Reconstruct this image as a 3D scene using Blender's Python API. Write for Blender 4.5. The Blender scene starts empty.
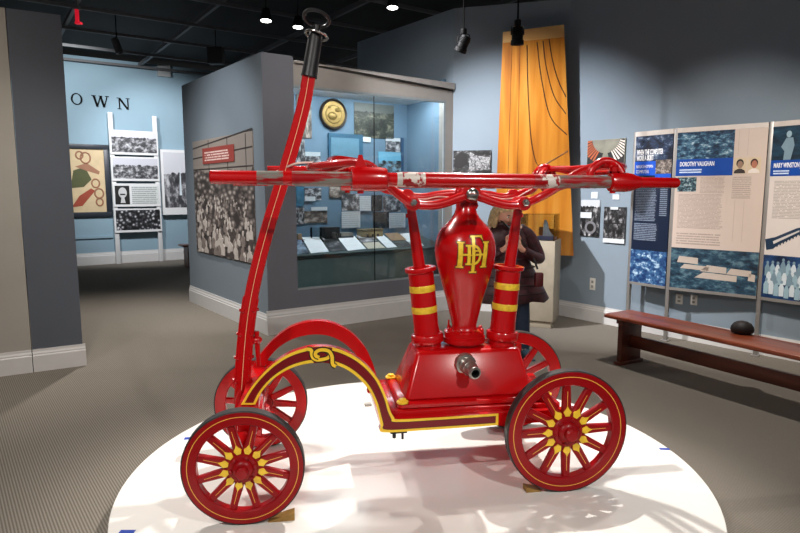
import bpy, bmesh, math, random
from mathutils import Vector, Matrix
from math import sin, cos, tan, pi, radians, sqrt, atan2, hypot

SC = bpy.context.scene
COL = SC.collection

def C(r, g, b, a=1.0):
    def f(v):
        v /= 255.0
        return v / 12.92 if v <= 0.04045 else ((v + 0.055) / 1.055) ** 2.4
    return (f(r), f(g), f(b), a)

# ------------------------------------------------------------------ camera
FPX, PITCH, EYE = 605.0, radians(7.2), 1.6
cam_data = bpy.data.cameras.new('camera')
cam_data.sensor_width = 36.0
cam_data.lens = 36.0 * FPX / 800.0
cam = bpy.data.objects.new('camera', cam_data)
COL.objects.link(cam)
cam.location = (0, 0, EYE)
cam.rotation_euler = (pi / 2 - PITCH, 0, 0)
SC.camera = cam

# ------------------------------------------------------------------ world and exposure
SC.view_settings.view_transform = 'Standard'
SC.view_settings.look = 'None'
SC.view_settings.gamma = 1.0
SC.view_settings.exposure = 0.0
SC.view_settings.use_curve_mapping = False
W = bpy.data.worlds.new('gallery_air')
SC.world = W
W.use_nodes = True
W.node_tree.nodes['Background'].inputs[0].default_value = (0.95, 0.97, 1.0, 1)
W.node_tree.nodes['Background'].inputs[1].default_value = 0.17

def aim(o, target):
    d = Vector(target) - o.location
    o.rotation_euler = d.to_track_quat('-Z', 'Y').to_euler()

def spot(name, loc, target, watts, angle=60, blend=0.5, radius=0.05, col=(1, 0.94, 0.86)):
    l = bpy.data.lights.new(name, 'SPOT')
    l.energy = watts; l.spot_size = radians(angle); l.spot_blend = blend
    l.shadow_soft_size = radius; l.color = col
    o = bpy.data.objects.new(name, l); COL.objects.link(o)
    o.location = loc; aim(o, target)
    return o

WARM = (1.0, 0.90, 0.78)
NEUT = (1.0, 0.955, 0.90)
COOL = (0.86, 0.93, 1.0)
# track spots over the pumper, plus unseen fill lamps added behind the camera
spot('pumper_key_and_fill', (0.75, 4.5, 3.75), (0.1, 3.1, 0.4), 560, 62, 0.6, 0.02, NEUT)
spot('pumper_key_and_fill', (-2.0, -0.7, 3.9), (0.0, 3.2, 0.6), 380, 46, 0.6, 0.06, NEUT)  # added fill from behind the camera, brightens the pumper's front
spot('pumper_key_and_fill', (2.3, -0.9, 3.9), (0.2, 3.1, 0.6), 430, 46, 0.6, 0.06, NEUT)  # second added fill behind the camera, on the right
spot('pumper_key_and_fill', (-1.6, 4.3, 3.75), (-0.1, 3.1, 0.4), 210, 58, 0.6, 0.02, NEUT)
# wall washers
spot('track_light_wooden_panel', (-1.15, 5.75, 4.3), (1.6, 7.5, 1.5), 1450, 55, 0.85, 0.04, (0.97, 0.97, 1.0))
spot('track_light_panels', (1.5, 3.7, 3.7), (3.05, 6.1, 1.3), 400, 54, 0.9, 0.05, (1, 0.94, 0.87))
spot('track_light_panels', (2.5, 2.6, 3.7), (4.3, 4.8, 1.5), 260, 54, 0.95, 0.05, (1, 0.84, 0.66))
spot('track_light_mural', (-3.4, 5.4, 3.9), (-2.3, 7.6, 1.6), 300, 65, 0.8, 0.05, (0.97, 0.98, 1.0))
spot('track_light_case_front', (-1.2, 4.6, 4.0), (-0.3, 7.2, 2.0), 220, 70, 0.9, 0.06, NEUT)
spot('track_light_floor', (-3.0, 7.4, 4.1), (-3.6, 6.6, 0.0), 620, 85, 0.9, 0.08, NEUT)
spot('track_light_floor', (2.2, 5.0, 4.0), (2.0, 4.6, 0.0), 330, 85, 0.9, 0.08, NEUT)
spot('track_light_floor', (-2.3, 3.9, 4.0), (-2.3, 4.1, 0.0), 330, 100, 0.9, 0.08, NEUT)
spot('track_light_far_hall', (-5.6, 10.0, 4.0), (-6.4, 13.0, 2.6), 480, 80, 0.7, 0.06, (0.95, 0.98, 1))
spot('track_light_far_hall', (-4.2, 10.6, 4.0), (-5.2, 13.8, 2.0), 480, 70, 0.7, 0.06, (0.95, 0.96, 1))
spot('track_light_near_wall', (-3.0, 2.4, 3.8), (-3.6, 5.0, 1.4), 130, 80, 0.9, 0.08, WARM)

# ------------------------------------------------------------------ geometry from the photograph's viewpoint: pixel -> point on a real plane
def ray(px, py):
    a = (px - 400) / FPX; b = -(py - 266.5) / FPX
    return Vector((a, cos(PITCH) + b * sin(PITCH), -sin(PITCH) + b * cos(PITCH)))
EYEV = Vector((0, 0, EYE))
def onz(px, py, z=0.0):
    r = ray(px, py); return EYEV + r * ((z - EYE) / r.z)
class Plane:
    """vertical plane through floor point p with direction d (towards the viewer's right)"""
    def __init__(s, p, q):
        s.p = Vector((p[0], p[1], 0)); d = Vector((q[0] - p[0], q[1] - p[1], 0)); s.len = d.length
        s.d = d.normalized(); s.n = Vector((s.d.y, -s.d.x, 0)); s.rot = atan2(s.d.y, s.d.x)
    def hit(s, px, py, off=0.0):
        r = ray(px, py); p = s.p + s.n * off
        t = (p - EYEV).dot(s.n) / r.dot(s.n)
        q = EYEV + r * t
        return (q - s.p).dot(s.d), q.z
    def at(s, u, z=0.0, off=0.0):
        v = s.p + s.d * u + s.n * off; v.z = z; return v
    def rect(s, xl, xr, yt, yb, off=0.0):
        """u0, u1, z0, z1 of a rectangle whose sides are seen at xl and xr and top and bottom (mid column) at yt and yb"""
        xm = (xl + xr) / 2; ym = (yt + yb) / 2
        u0 = s.hit(xl, ym, off)[0]; u1 = s.hit(xr, ym, off)[0]
        return u0, u1, s.hit(xm, yb, off)[1], s.hit(xm, yt, off)[1]

# ------------------------------------------------------------------ materials
MATS = {}
def newmat(name):
    m = bpy.data.materials.new(name); m.use_nodes = True
    return m, m.node_tree.nodes, m.node_tree.links, m.node_tree.nodes['Principled BSDF']
def N(nt, t, **kw):
    n = nt.new(t)
    for k, v in kw.items(): setattr(n, k, v)
    return n
def ramp(nt, stops, interp='LINEAR'):
    r = nt.new('ShaderNodeValToRGB'); r.color_ramp.interpolation = interp
    e = r.color_ramp.elements
    while len(e) > 1: e.remove(e[-1])
    e[0].position, e[0].color = stops[0]
    for p, c in stops[1:]:
        x = e.new(p); x.color = c
    return r
def plain(name, col, rough=0.5, metal=0.0, var=0.06, scale=12.0, bump=0.0, bscale=60.0, coat=0.0, spec=0.5):
    if name in MATS: return MATS[name]
    m, nt, lk, b = newmat(name)
    tc = N(nt, 'ShaderNodeTexCoord'); no = N(nt, 'ShaderNodeTexNoise')
    no.inputs['Scale'].default_value = scale; no.inputs['Detail'].default_value = 3
    lk.new(tc.outputs['Object'], no.inputs['Vector'])
    lo = tuple(max(0, c * (1 - var)) for c in col[:3]) + (1,); hi = tuple(min(1, c * (1 + var)) for c in col[:3]) + (1,)
    r = ramp(nt, [(0.3, lo), (0.7, hi)])
    lk.new(no.outputs['Fac'], r.inputs['Fac']); lk.new(r.outputs['Color'], b.inputs['Base Color'])
    b.inputs['Roughness'].default_value = rough; b.inputs['Metallic'].default_value = metal
    b.inputs['Specular IOR Level'].default_value = spec
    if coat: b.inputs['Coat Weight'].default_value = coat; b.inputs['Coat Roughness'].default_value = 0.08
    if bump:
        n2 = N(nt, 'ShaderNodeTexNoise'); n2.inputs['Scale'].default_value = bscale; n2.inputs['Detail'].default_value = 2
        lk.new(tc.outputs['Object'], n2.inputs['Vector'])
        bp = N(nt, 'ShaderNodeBump'); bp.inputs['Strength'].default_value = bump; bp.inputs['Distance'].default_value = 0.002
        lk.new(n2.outputs['Fac'], bp.inputs['Height']); lk.new(bp.outputs['Normal'], b.inputs['Normal'])
    MATS[name] = m
    return m
def emit(name, col, s):
    if name in MATS: return MATS[name]
    m, nt, lk, b = newmat(name)
    b.inputs['Base Color'].default_value = col
    b.inputs['Emission Color'].default_value = col; b.inputs['Emission Strength'].default_value = s
    MATS[name] = m; return m

RED = plain('pumper_red_enamel', C(186, 5, 10), 0.25, 0, 0.05, 8, 0.06, 25, coat=0.35)
CRIM = plain('wheel_crimson_enamel', C(146, 3, 12), 0.36, 0, 0.08, 9, 0.05, 30, coat=0.08, spec=0.3)
MAROON = plain('rail_panel_maroon', C(118, 6, 18), 0.35, 0, 0.06, 9)
GOLD = plain('gold_yellow_paint', C(252, 204, 52), 0.35, 0, 0.1, 20)
GOLDLEAF = plain('gold_leaf', C(246, 200, 56), 0.35, 0.1, 0.2, 45)
BLACKLINE = plain('black_line_paint', C(20, 14, 14), 0.4)
BLACKP = plain('black_enamel', C(22, 22, 24), 0.45, 0, 0.1, 20)
MATTE = plain('matte_black', C(12, 12, 13), 0.6, 0, 0.1, 20, spec=0.25)
TYRE = plain('iron_tyre', C(52, 50, 50), 0.5, 0.4, 0.2, 30)
STEEL = plain('bright_steel', C(178, 176, 172), 0.22, 0.95, 0.1, 30)
DSTEEL = plain('nozzle_steel', C(168, 164, 158), 0.3, 0.85, 0.15, 30)
DARK = plain('dark_hole', C(6, 6, 6), 0.8)
WHITE = plain('platform_white_laminate', C(236, 232, 226), 0.22, 0, 0.01, 3)
WHITEP = plain('white_trim_paint', C(222, 222, 222), 0.4, 0, 0.02)
BASEP = plain('baseboard_paint', C(206, 204, 202), 0.45, 0, 0.02)
BLUEW = plain('wall_slate_blue_paint', C(132, 146, 158), 0.75, 0, 0.02, 3, 0.15, 160)
HALLW = plain('wall_hall_blue_paint', C(136, 162, 176), 0.75, 0, 0.02, 3)
MURALW = plain('wall_blue_grey_paint', C(122, 133, 142), 0.75, 0, 0.02, 3, 0.15, 160)
PILLAR = plain('wall_paint_dim_side', C(106, 108, 116), 0.75, 0, 0.03, 3, 0.15, 160)  # wall paint darkened: the weaker light on the case front is in the colour
NEARW = plain('wall_dark_slate_paint', C(82, 87, 96), 0.75, 0, 0.03, 3, 0.15, 160)
BEIGEW = plain('wall_beige_panel', C(160, 155, 146), 0.7, 0, 0.03, 3)
CEIL = plain('ceiling_black_paint', C(15, 15, 16), 0.8, 0, 0.2, 2)
BEAMM = plain('ceiling_grid_metal', C(104, 104, 106), 0.6, 0.2)
CASEB = plain('case_lining_blue', C(100, 128, 150), 0.7, 0, 0.03, 4)
CASEG = plain('case_plinth_dark', C(128, 158, 162), 0.5, 0, 0.05)
FRAMEM = plain('case_frame_taupe', C(154, 149, 143), 0.45, 0.0, 0.03)
PAPER = plain('white_card', C(214, 222, 228), 0.6, 0, 0.02)
TAPE = plain('blue_masking_tape', C(20, 60, 165), 0.6)
CHOCK = plain('raw_wood_wedge', C(150, 112, 52), 0.6, 0, 0.2, 30)
PLASTICW = plain('white_plastic', C(226, 224, 218), 0.4)
CORD = plain('black_plastic', C(12, 12, 12), 0.8, spec=0.1)

def glass_mat():
    m, nt, lk, b = newmat('case_glass')
    b.inputs['Base Color'].default_value = (0.93, 0.97, 0.97, 1)
    out = nt['Material Output']
    tr = N(nt, 'ShaderNodeBsdfTransparent'); tr.inputs[0].default_value = (0.93, 0.96, 0.96, 1)
    gl = N(nt, 'ShaderNodeBsdfGlossy'); gl.inputs['Roughness'].default_value = 0.03
    fr = N(nt, 'ShaderNodeFresnel'); fr.inputs['IOR'].default_value = 1.45
    mx = N(nt, 'ShaderNodeMixShader')
    lk.new(fr.outputs[0], mx.inputs[0]); lk.new(tr.outputs[0], mx.inputs[1]); lk.new(gl.outputs[0], mx.inputs[2])
    lk.new(mx.outputs[0], out.inputs['Surface'])
    return m
GLASS = glass_mat()

def carpet_mat():
    m, nt, lk, b = newmat('ribbed_carpet')
    tc = N(nt, 'ShaderNodeTexCoord'); mp = N(nt, 'ShaderNodeMapping')
    mp.inputs['Rotation'].default_value[2] = radians(-37.5)
    lk.new(tc.outputs['Object'], mp.inputs['Vector'])
    wv = N(nt, 'ShaderNodeTexWave', wave_type='BANDS', bands_direction='X')
    wv.inputs['Scale'].default_value = 22; wv.inputs['Distortion'].default_value = 0.6
    wv.inputs['Detail'].default_value = 1.5; wv.inputs['Detail Scale'].default_value = 6
    lk.new(mp.outputs[0], wv.inputs['Vector'])
    r = ramp(nt, [(0.1, C(108, 101, 92)), (0.85, C(138, 131, 121))])
    lk.new(wv.outputs['Fac'], r.inputs['Fac'])
    no = N(nt, 'ShaderNodeTexNoise'); no.inputs['Scale'].default_value = 240; no.inputs['Detail'].default_value = 2
    lk.new(tc.outputs['Object'], no.inputs['Vector'])
    mx = N(nt, 'ShaderNodeMix', data_type='RGBA', blend_type='MULTIPLY'); mx.inputs[0].default_value = 0.5
    r2 = ramp(nt, [(0.3, (0.55, 0.55, 0.55, 1)), (0.7, (1, 1, 1, 1))])
    lk.new(no.outputs['Fac'], r2.inputs['Fac'])
    lk.new(r.outputs[0], mx.inputs[6]); lk.new(r2.outputs[0], mx.inputs[7]); lk.new(mx.outputs[2], b.inputs['Base Color'])
    b.inputs['Roughness'].default_value = 0.95; b.inputs['Specular IOR Level'].default_value = 0.1
    bp = N(nt, 'ShaderNodeBump'); bp.inputs['Strength'].default_value = 0.25; bp.inputs['Distance'].default_value = 0.004
    lk.new(wv.outputs['Fac'], bp.inputs['Height']); lk.new(bp.outputs['Normal'], b.inputs['Normal'])
    return m

def wood_mat(name, c0, c1, c2, scale=4.0, axis='X', rough=0.35, stretch=10.0, coat=0.0):
    m, nt, lk, b = newmat(name)
    tc = N(nt, 'ShaderNodeTexCoord'); mp = N(nt, 'ShaderNodeMapping')
    s = {'X': (1 / stretch, 1, 1), 'Z': (1, 1, 1 / stretch)}[axis]
    mp.inputs['Scale'].default_value = s
    lk.new(tc.outputs['Object'], mp.inputs['Vector'])
    no = N(nt, 'ShaderNodeTexNoise'); no.inputs['Scale'].default_value = scale * 4; no.inputs['Detail'].default_value = 5
    no.inputs['Distortion'].default_value = 0.4
    lk.new(mp.outputs[0], no.inputs['Vector'])
    r = ramp(nt, [(0.28, c0), (0.5, c1), (0.72, c2)])
    lk.new(no.outputs['Fac'], r.inputs['Fac']); lk.new(r.outputs[0], b.inputs['Base Color'])
    b.inputs['Roughness'].default_value = rough
    if coat: b.inputs['Coat Weight'].default_value = coat; b.inputs['Coat Roughness'].default_value = 0.15
    return m

BENCHW = wood_mat('bench_cherry_wood', C(108, 46, 22), C(146, 66, 36), C(168, 84, 48), 3, 'X', 0.35, 10, 0.2)
BENCHD = wood_mat('bench_dark_cherry', C(60, 26, 16), C(84, 38, 24), C(100, 46, 28), 3, 'X', 0.4, 10)

def worn_mat(name, lo, hi, bare=C(122, 118, 110), sx=0.3):
    """red paint chipped through to grey metal, in patches with shapes of their own"""
    m, nt, lk, b = newmat(name)
    tc = N(nt, 'ShaderNodeTexCoord'); no = N(nt, 'ShaderNodeTexNoise')
    no.inputs['Scale'].default_value = 13; no.inputs['Detail'].default_value = 6; no.inputs['Roughness'].default_value = 0.6
    mp = N(nt, 'ShaderNodeMapping'); mp.inputs['Scale'].default_value = (sx, 1.5, 1.5)
    lk.new(tc.outputs['Object'], mp.inputs['Vector']); lk.new(mp.outputs[0], no.inputs['Vector'])
    r = ramp(nt, [(lo, C(150, 8, 16)), (hi, bare)])
    lk.new(no.outputs['Fac'], r.inputs['Fac']); lk.new(r.outputs[0], b.inputs['Base Color'])
    n2 = N(nt, 'ShaderNodeTexNoise'); n2.inputs['Scale'].default_value = 40
    lk.new(tc.outputs['Object'], n2.inputs['Vector'])
    b.inputs['Roughness'].default_value = 0.3
    return m
WORN = worn_mat('worn_paint_over_grey_metal', 0.43, 0.50)
CHIP = worn_mat('chipped_red_paint', 0.50, 0.53, C(215, 205, 196), 1.6)

def photo_mat(name, stops, scale=6, seed=0.0, horizon=None, sky=None, stretch=(1, 1, 1), detail=9, vor=0.0, distort=0.15):
    """printed picture: mottled tones, optional lighter upper band for sky"""
    m, nt, lk, b = newmat(name)
    tc = N(nt, 'ShaderNodeTexCoord'); mp = N(nt, 'ShaderNodeMapping')
    mp.inputs['Location'].default_value = (seed * 3.1, seed * 1.7, seed * 2.3); mp.inputs['Scale'].default_value = stretch
    lk.new(tc.outputs['Generated'], mp.inputs['Vector'])
    no = N(nt, 'ShaderNodeTexNoise'); no.inputs['Scale'].default_value = scale; no.inputs['Detail'].default_value = detail
    no.inputs['Distortion'].default_value = distort; no.inputs['Roughness'].default_value = 0.66
    lk.new(mp.outputs[0], no.inputs['Vector'])
    fac = no.outputs['Fac']
    if vor:
        vo = N(nt, 'ShaderNodeTexVoronoi'); vo.inputs['Scale'].default_value = vor
        lk.new(mp.outputs[0], vo.inputs['Vector'])
        mm = N(nt, 'ShaderNodeMix', data_type='FLOAT'); mm.inputs[0].default_value = 0.6
        inv = N(nt, 'ShaderNodeMath', operation='SUBTRACT'); inv.inputs[0].default_value = 0.85
        lk.new(vo.outputs['Distance'], inv.inputs[1])
        lk.new(fac, mm.inputs[2]); lk.new(inv.outputs[0], mm.inputs[3]); fac = mm.outputs[0]
    r = ramp(nt, stops); lk.new(fac, r.inputs['Fac']); col = r.outputs[0]
    if horizon is not None:
        sp = N(nt, 'ShaderNodeSeparateXYZ'); lk.new(tc.outputs['Generated'], sp.inputs[0])
        ad = N(nt, 'ShaderNodeMath', operation='MULTIPLY_ADD'); ad.inputs[1].default_value = 0.25
        lk.new(no.outputs['Fac'], ad.inputs[0]); lk.new(sp.outputs['Z'], ad.inputs[2])
        gt = N(nt, 'ShaderNodeMath', operation='GREATER_THAN'); gt.inputs[1].default_value = horizon + 0.125
        lk.new(ad.outputs[0], gt.inputs[0])
        mx = N(nt, 'ShaderNodeMix', data_type='RGBA')
        lk.new(gt.outputs[0], mx.inputs[0]); lk.new(col, mx.inputs[6]); mx.inputs[7].default_value = sky; col = mx.outputs[2]
    lk.new(col, b.inputs['Base Color']); b.inputs['Roughness'].default_value = 0.45
    return m

def text_mat(name, paper, ink, lines, seed=0.0, fill=0.3, ragged=0.15):
    """lines of body text too small to read"""
    m, nt, lk, b = newmat(name)
    tc = N(nt, 'ShaderNodeTexCoord'); sp = N(nt, 'ShaderNodeSeparateXYZ'); lk.new(tc.outputs['Generated'], sp.inputs[0])
    def mt(op, a, bb=None, c=None):
        n = N(nt, 'ShaderNodeMath', operation=op)
        for i, v in enumerate((a, bb, c)):
            if v is None: continue
            if isinstance(v, (int, float)): n.inputs[i].default_value = v
            else: lk.new(v, n.inputs[i])
        return n.outputs[0]
    zl = mt('MULTIPLY', sp.outputs['Z'], float(lines)); row = mt('FLOOR', zl); fr = mt('FRACT', zl)
    band = mt('LESS_THAN', fr, 0.55)
    cv = N(nt, 'ShaderNodeCombineXYZ'); lk.new(mt('MULTIPLY', sp.outputs['X'], 46.0), cv.inputs[0]); lk.new(mt('MULTIPLY', row, 7.3), cv.inputs[1]); cv.inputs[2].default_value = seed
    no = N(nt, 'ShaderNodeTexNoise'); no.inputs['Scale'].default_value = 1.0; no.inputs['Detail'].default_value = 2
    lk.new(cv.outputs[0], no.inputs['Vector'])
    word = mt('GREATER_THAN', no.outputs['Fac'], fill + 0.1)
    c2 = N(nt, 'ShaderNodeCombineXYZ'); lk.new(mt('MULTIPLY', row, 3.77), c2.inputs[1]); c2.inputs[2].default_value = seed + 5
    n2 = N(nt, 'ShaderNodeTexNoise'); n2.inputs['Scale'].default_value = 1.0; lk.new(c2.outputs[0], n2.inputs['Vector'])
    lim = mt('MULTIPLY_ADD', n2.outputs['Fac'], ragged * 2, 1 - ragged * 1.6)
    inr = mt('LESS_THAN', sp.outputs['X'], lim)
    f = mt('MULTIPLY', mt('MULTIPLY', band, word), inr)
    mx = N(nt, 'ShaderNodeMix', data_type='RGBA'); lk.new(f, mx.inputs[0]); mx.inputs[6].default_value = paper; mx.inputs[7].default_value = ink
    lk.new(mx.outputs[2], b.inputs['Base Color']); b.inputs['Roughness'].default_value = 0.5
    return m
BW = [(0.32, C(18, 18, 20)), (0.48, C(70, 70, 74)), (0.56, C(150, 150, 154)), (0.68, C(225, 225, 228))]
SEPIA = [(0.34, C(40, 34, 32)), (0.5, C(100, 90, 84)), (0.62, C(170, 158, 150)), (0.75, C(214, 204, 196))]
BWD = [(0.44, C(16, 16, 18)), (0.54, C(60, 60, 62)), (0.62, C(150, 150, 152)), (0.74, C(220, 220, 222))]
BLUEP = [(0.34, C(8, 24, 44)), (0.48, C(26, 62, 92)), (0.58, C(84, 126, 150)), (0.7, C(205, 220, 226))]

# ------------------------------------------------------------------ mesh builder
class MB:
    def __init__(s):
        s.bm = bmesh.new()
    def face(s, vs, mi=0):
        try:
            f = s.bm.faces.new(vs); f.material_index = mi; return f
        except ValueError: return None
    def quadgrid(s, rows, mi=0, close_u=False, close_v=False):
        vr = [[s.bm.verts.new(p) for p in r] for r in rows]
        nr, nc = len(vr), len(vr[0])
        for i in range(nr - (0 if close_v else 1)):
            for j in range(nc - (0 if close_u else 1)):
                a = vr[i][j]; b = vr[i][(j + 1) % nc]; c = vr[(i + 1) % nr][(j + 1) % nc]; d = vr[(i + 1) % nr][j]
                s.face((a, b, c, d), mi(i, j) if callable(mi) else mi)
        return vr
    def box(s, x0, x1, y0, y1, z0, z1, mi=0, mat=None):
        P = [(x, y, z) for z in (z0, z1) for y in (y0, y1) for x in (x0, x1)]
        if mat is not None: P = [mat @ Vector(p) for p in P]
        v = [s.bm.verts.new(p) for p in P]
        for f in ((0, 2, 3, 1), (4, 5, 7, 6), (0, 1, 5, 4), (2, 6, 7, 3), (0, 4, 6, 2), (1, 3, 7, 5)):
            s.face([v[i] for i in f], mi)
        return s
    def hexa(s, bot, top, mi=0):
        """bot, top: four points each, same order"""
        v = [s.bm.verts.new(p) for p in list(bot) + list(top)]
        n = len(bot)
        s.face([v[i] for i in range(n - 1, -1, -1)], mi); s.face([v[n + i] for i in range(n)], mi)
        for i in range(n): s.face((v[i], v[(i + 1) % n], v[n + (i + 1) % n], v[n + i]), mi)
        return s
    def prism(s, poly, y0, y1, mi=0, mi_side=None):
        """poly in (x,z), extruded along y"""
        a = [s.bm.verts.new((p[0], y0, p[1])) for p in poly]; b = [s.bm.verts.new((p[0], y1, p[1])) for p in poly]
        n = len(poly)
        s.face(a, mi); s.face(b[::-1], mi)
        for i in range(n): s.face((a[i], b[i], b[(i + 1) % n], a[(i + 1) % n]), mi if mi_side is None else mi_side)
        return s
    def tube(s, path, r, seg=12, mi=0, caps=True, squash=1.0, closed=False):
        pts = [Vector(p) for p in path]; n = len(pts)
        rr = r if isinstance(r, (list, tuple)) else [r] * n
        rows = []; up = None
        for i, p in enumerate(pts):
            if closed: t = pts[(i + 1) % n] - pts[i - 1]
            elif i == 0: t = pts[1] - p
            elif i == n - 1: t = p - pts[i - 1]
            else: t = (pts[i + 1] - p).normalized() + (p - pts[i - 1]).normalized()
            t.normalize()
            if up is None: up = Vector((0, 0, 1)) if abs(t.z) < 0.9 else Vector((0, 1, 0))
            a = t.cross(up)
            if a.length < 1e-4: a = t.cross(Vector((1, 0, 0)))
            a.normalize(); b = a.cross(t).normalized(); up = b
            rows.append([p + (a * cos(2 * pi * k / seg) * squash + b * sin(2 * pi * k / seg)) * rr[i] for k in range(seg)])
        vr = s.quadgrid(rows, mi, close_u=True, close_v=closed)
        if caps and not closed:
            s.face(vr[0][::-1], mi); s.face(vr[-1], mi)
        return s
    def lathe(s, prof, seg=24, mat=None, mi=0, caps=True):
        """prof: (r, h) along local +Z; mi may be a function of the profile index"""
        M = mat or Matrix.Identity(4)
        rows = [[M @ Vector((r * cos(2 * pi * k / seg), r * sin(2 * pi * k / seg), h)) for k in range(seg)] for r, h in prof]
        vr = s.quadgrid(rows, (lambda i, j: mi(i)) if callable(mi) else mi, close_u=True)
        m0 = mi(0) if callable(mi) else mi; m1 = mi(len(prof) - 2) if callable(mi) else mi
        if caps: s.face(vr[0][::-1], m0); s.face(vr[-1], m1)
        return s
    def ellipsoid(s, c, r, seg=16, rings=10, mi=0, fn=None):
        rows = []
        for i in range(1, rings):
            th = pi * i / rings
            row = []
            for k in range(seg):
                ph = 2 * pi * k / seg
                p = Vector((sin(th) * cos(ph), sin(th) * sin(ph), -cos(th)))
                if fn: p = fn(p)
                row.append(Vector((c[0] + r[0] * p.x, c[1] + r[1] * p.y, c[2] + r[2] * p.z)))
            rows.append(row)
        vr = s.quadgrid(rows, mi, close_u=True)
        s.face(vr[0][::-1], mi); s.face(vr[-1], mi)
        return s
    def xform(s, M):
        bmesh.ops.transform(s.bm, matrix=M, verts=s.bm.verts); return s
    def build(s, name, mats, parent=None, smooth=35, bevel=0.0, bseg=2, loc=None, rot=None):
        bmesh.ops.recalc_face_normals(s.bm, faces=s.bm.faces)
        if bevel:
            es = [e for e in s.bm.edges if len(e.link_faces) == 2 and e.calc_face_angle(0) > radians(30)]
            bmesh.ops.bevel(s.bm, geom=es, offset=bevel, segments=bseg, profile=0.5, affect='EDGES')
        me = bpy.data.meshes.new(name); s.bm.to_mesh(me); s.bm.free()
        for m in (mats if isinstance(mats, (list, tuple)) else [mats]): me.materials.append(m)
        if smooth:
            for p in me.polygons: p.use_smooth = True
            me.set_sharp_from_angle(angle=radians(smooth))
        o = bpy.data.objects.new(name, me); COL.objects.link(o)
        if parent: o.parent = parent
        if loc is not None: o.location = loc
        if rot is not None: o.rotation_euler = rot
        return o
def axis_y(x, y, z):                       # lathe axis turned to -Y (towards the viewer's side)
    return Matrix.Translation((x, y, z)) @ Matrix.Rotation(pi / 2, 4, 'X')
def tag(o, label, cat, group=None, kind=None):
    if label: o['label'] = label
    if cat: o['category'] = cat
    if group: o['group'] = group
    if kind: o['kind'] = kind
    return o
def thing(name, label, cat, loc=(0, 0, 0), rz=0.0, group=None):
    o = bpy.data.objects.new(name, None); COL.objects.link(o)
    o.empty_display_size = 0.1
    o.location = loc; o.rotation_euler = (0, 0, rz)
    return tag(o, label, cat, group)
def struct(o):
    o['kind'] = 'structure'; return o
def text_obj(name, body, size, mat, parent, loc, extrude=0.001, width=None, bold=0.0, align='LEFT'):
    cu = bpy.data.curves.new(name, 'FONT'); cu.body = body; cu.size = size; cu.extrude = extrude; cu.offset = bold
    cu.align_x = align; cu.resolution_u = 3
    t = bpy.data.objects.new(name, cu); COL.objects.link(t)
    dg = bpy.context.evaluated_depsgraph_get()
    me = bpy.data.meshes.new_from_object(t.evaluated_get(dg))
    bpy.data.objects.remove(t); bpy.data.curves.remove(cu)
    me.transform(Matrix.Rotation(pi / 2, 4, 'X'))
    if width:
        xs = [v.co.x for v in me.vertices]; k = width / (max(xs) - min(xs))
        me.transform(Matrix.Diagonal((k, 1, 1, 1)))
    me.materials.clear(); me.materials.append(mat)
    o = bpy.data.objects.new(name, me); COL.objects.link(o)
    if parent: o.parent = parent
    o.location = loc
    return o

# ================================================================== SETTING
def xy(v): return (v.x, v.y)
C0 = xy(onz(269, 335)); C1 = xy(onz(451, 309)); M1 = xy(onz(191, 301)); B0 = xy(onz(560, 315)); R1 = xy(onz(800, 362))
HALL0 = xy(onz(75, 266))
P_case = Plane(C0, C1)
P_mural = Plane(M1, C0)
P_back = Plane(C1, B0)
d_r = Vector((R1[0] - B0[0], R1[1] - B0[1])).normalized()
R2 = (B0[0] + d_r.x * 5.5, B0[1] + d_r.y * 5.5)
P_right = Plane(B0, R2)
dirU = Vector((P_case.d.x, P_case.d.y)).normalized()
P_hall = Plane((HALL0[0] - dirU.x * 4, HALL0[1] - dirU.y * 4), (HALL0[0] + dirU.x * 6, HALL0[1] + dirU.y * 6))
L1 = xy(onz(84, 365)); L0 = xy(onz(34, 371.6))
dl = Vector((L1[0] - L0[0], L1[1] - L0[1])).normalized()
P_near = Plane((L1[0] - dl.x * 2.6, L1[1] - dl.y * 2.6), L1)
CEILZ = 4.45; HI = 3.9; LO = 3.04

fl = MB().box(-16, 9, -1.5, 18, -0.1, 0); struct(fl.build('floor', carpet_mat()))
ce = MB().box(-16, 9, -1.5, 18, CEILZ, CEILZ + 0.1); struct(ce.build('ceiling', CEIL))

def wall(name, pl, u0, u1, z0, z1, mat, th=0.15, off=0.0, z1b=None):
    m = MB(); 
    a = pl.at(u0, z0, off); b = pl.at(u1, z0, off); c = pl.at(u1, z0, off - th); d = pl.at(u0, z0, off - th)
    up = Vector((0, 0, z1 - z0))
    ub = Vector((0, 0, (z1 if z1b is None else z1b) - z0))
    m.hexa([a, b, c, d], [a + up, b + ub, c + ub, d + up])
    return struct(m.build(name, mat))
def baseboard(name, pl, u0, u1, h=0.2, th=0.022, extra0=0.0, extra1=0.0):
    prof = [(0, 0), (th, 0), (th, h * 0.72), (th * 0.75, h * 0.76), (th * 0.75, h * 0.82), (th * 0.45, h * 0.9), (th * 0.4, h), (0, h)]
    m = MB()
    rows = [[pl.at(u, z, o + 0.0005) for o, z in prof] for u in (u0, u1)]
    vr = m.quadgrid(rows, 0, close_u=True); m.face(vr[0]); m.face(vr[1][::-1])
    return struct(m.build(name, BASEP, smooth=0))

# back and right walls
wall('wall_back', P_back, 0, P_back.len, 0, HI, BLUEW)
wall('wall_right', P_right, 0, P_right.len, 0, HI, BLUEW)
# tall wall running back behind the case
dm = Vector((-P_mural.d.x, -P_mural.d.y))
D0 = (C1[0] + dm.x * 2.25, C1[1] + dm.y * 2.25)
P_behind = Plane(D0, C1)
wall('wall_behind', P_behind, 0, P_behind.len - 0.0, 0, HI, BLUEW, 0.12)
baseboard('baseboard_back', P_back, 0.03, P_back.len)
baseboard('baseboard_right', P_right, 0.0, P_right.len)
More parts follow.
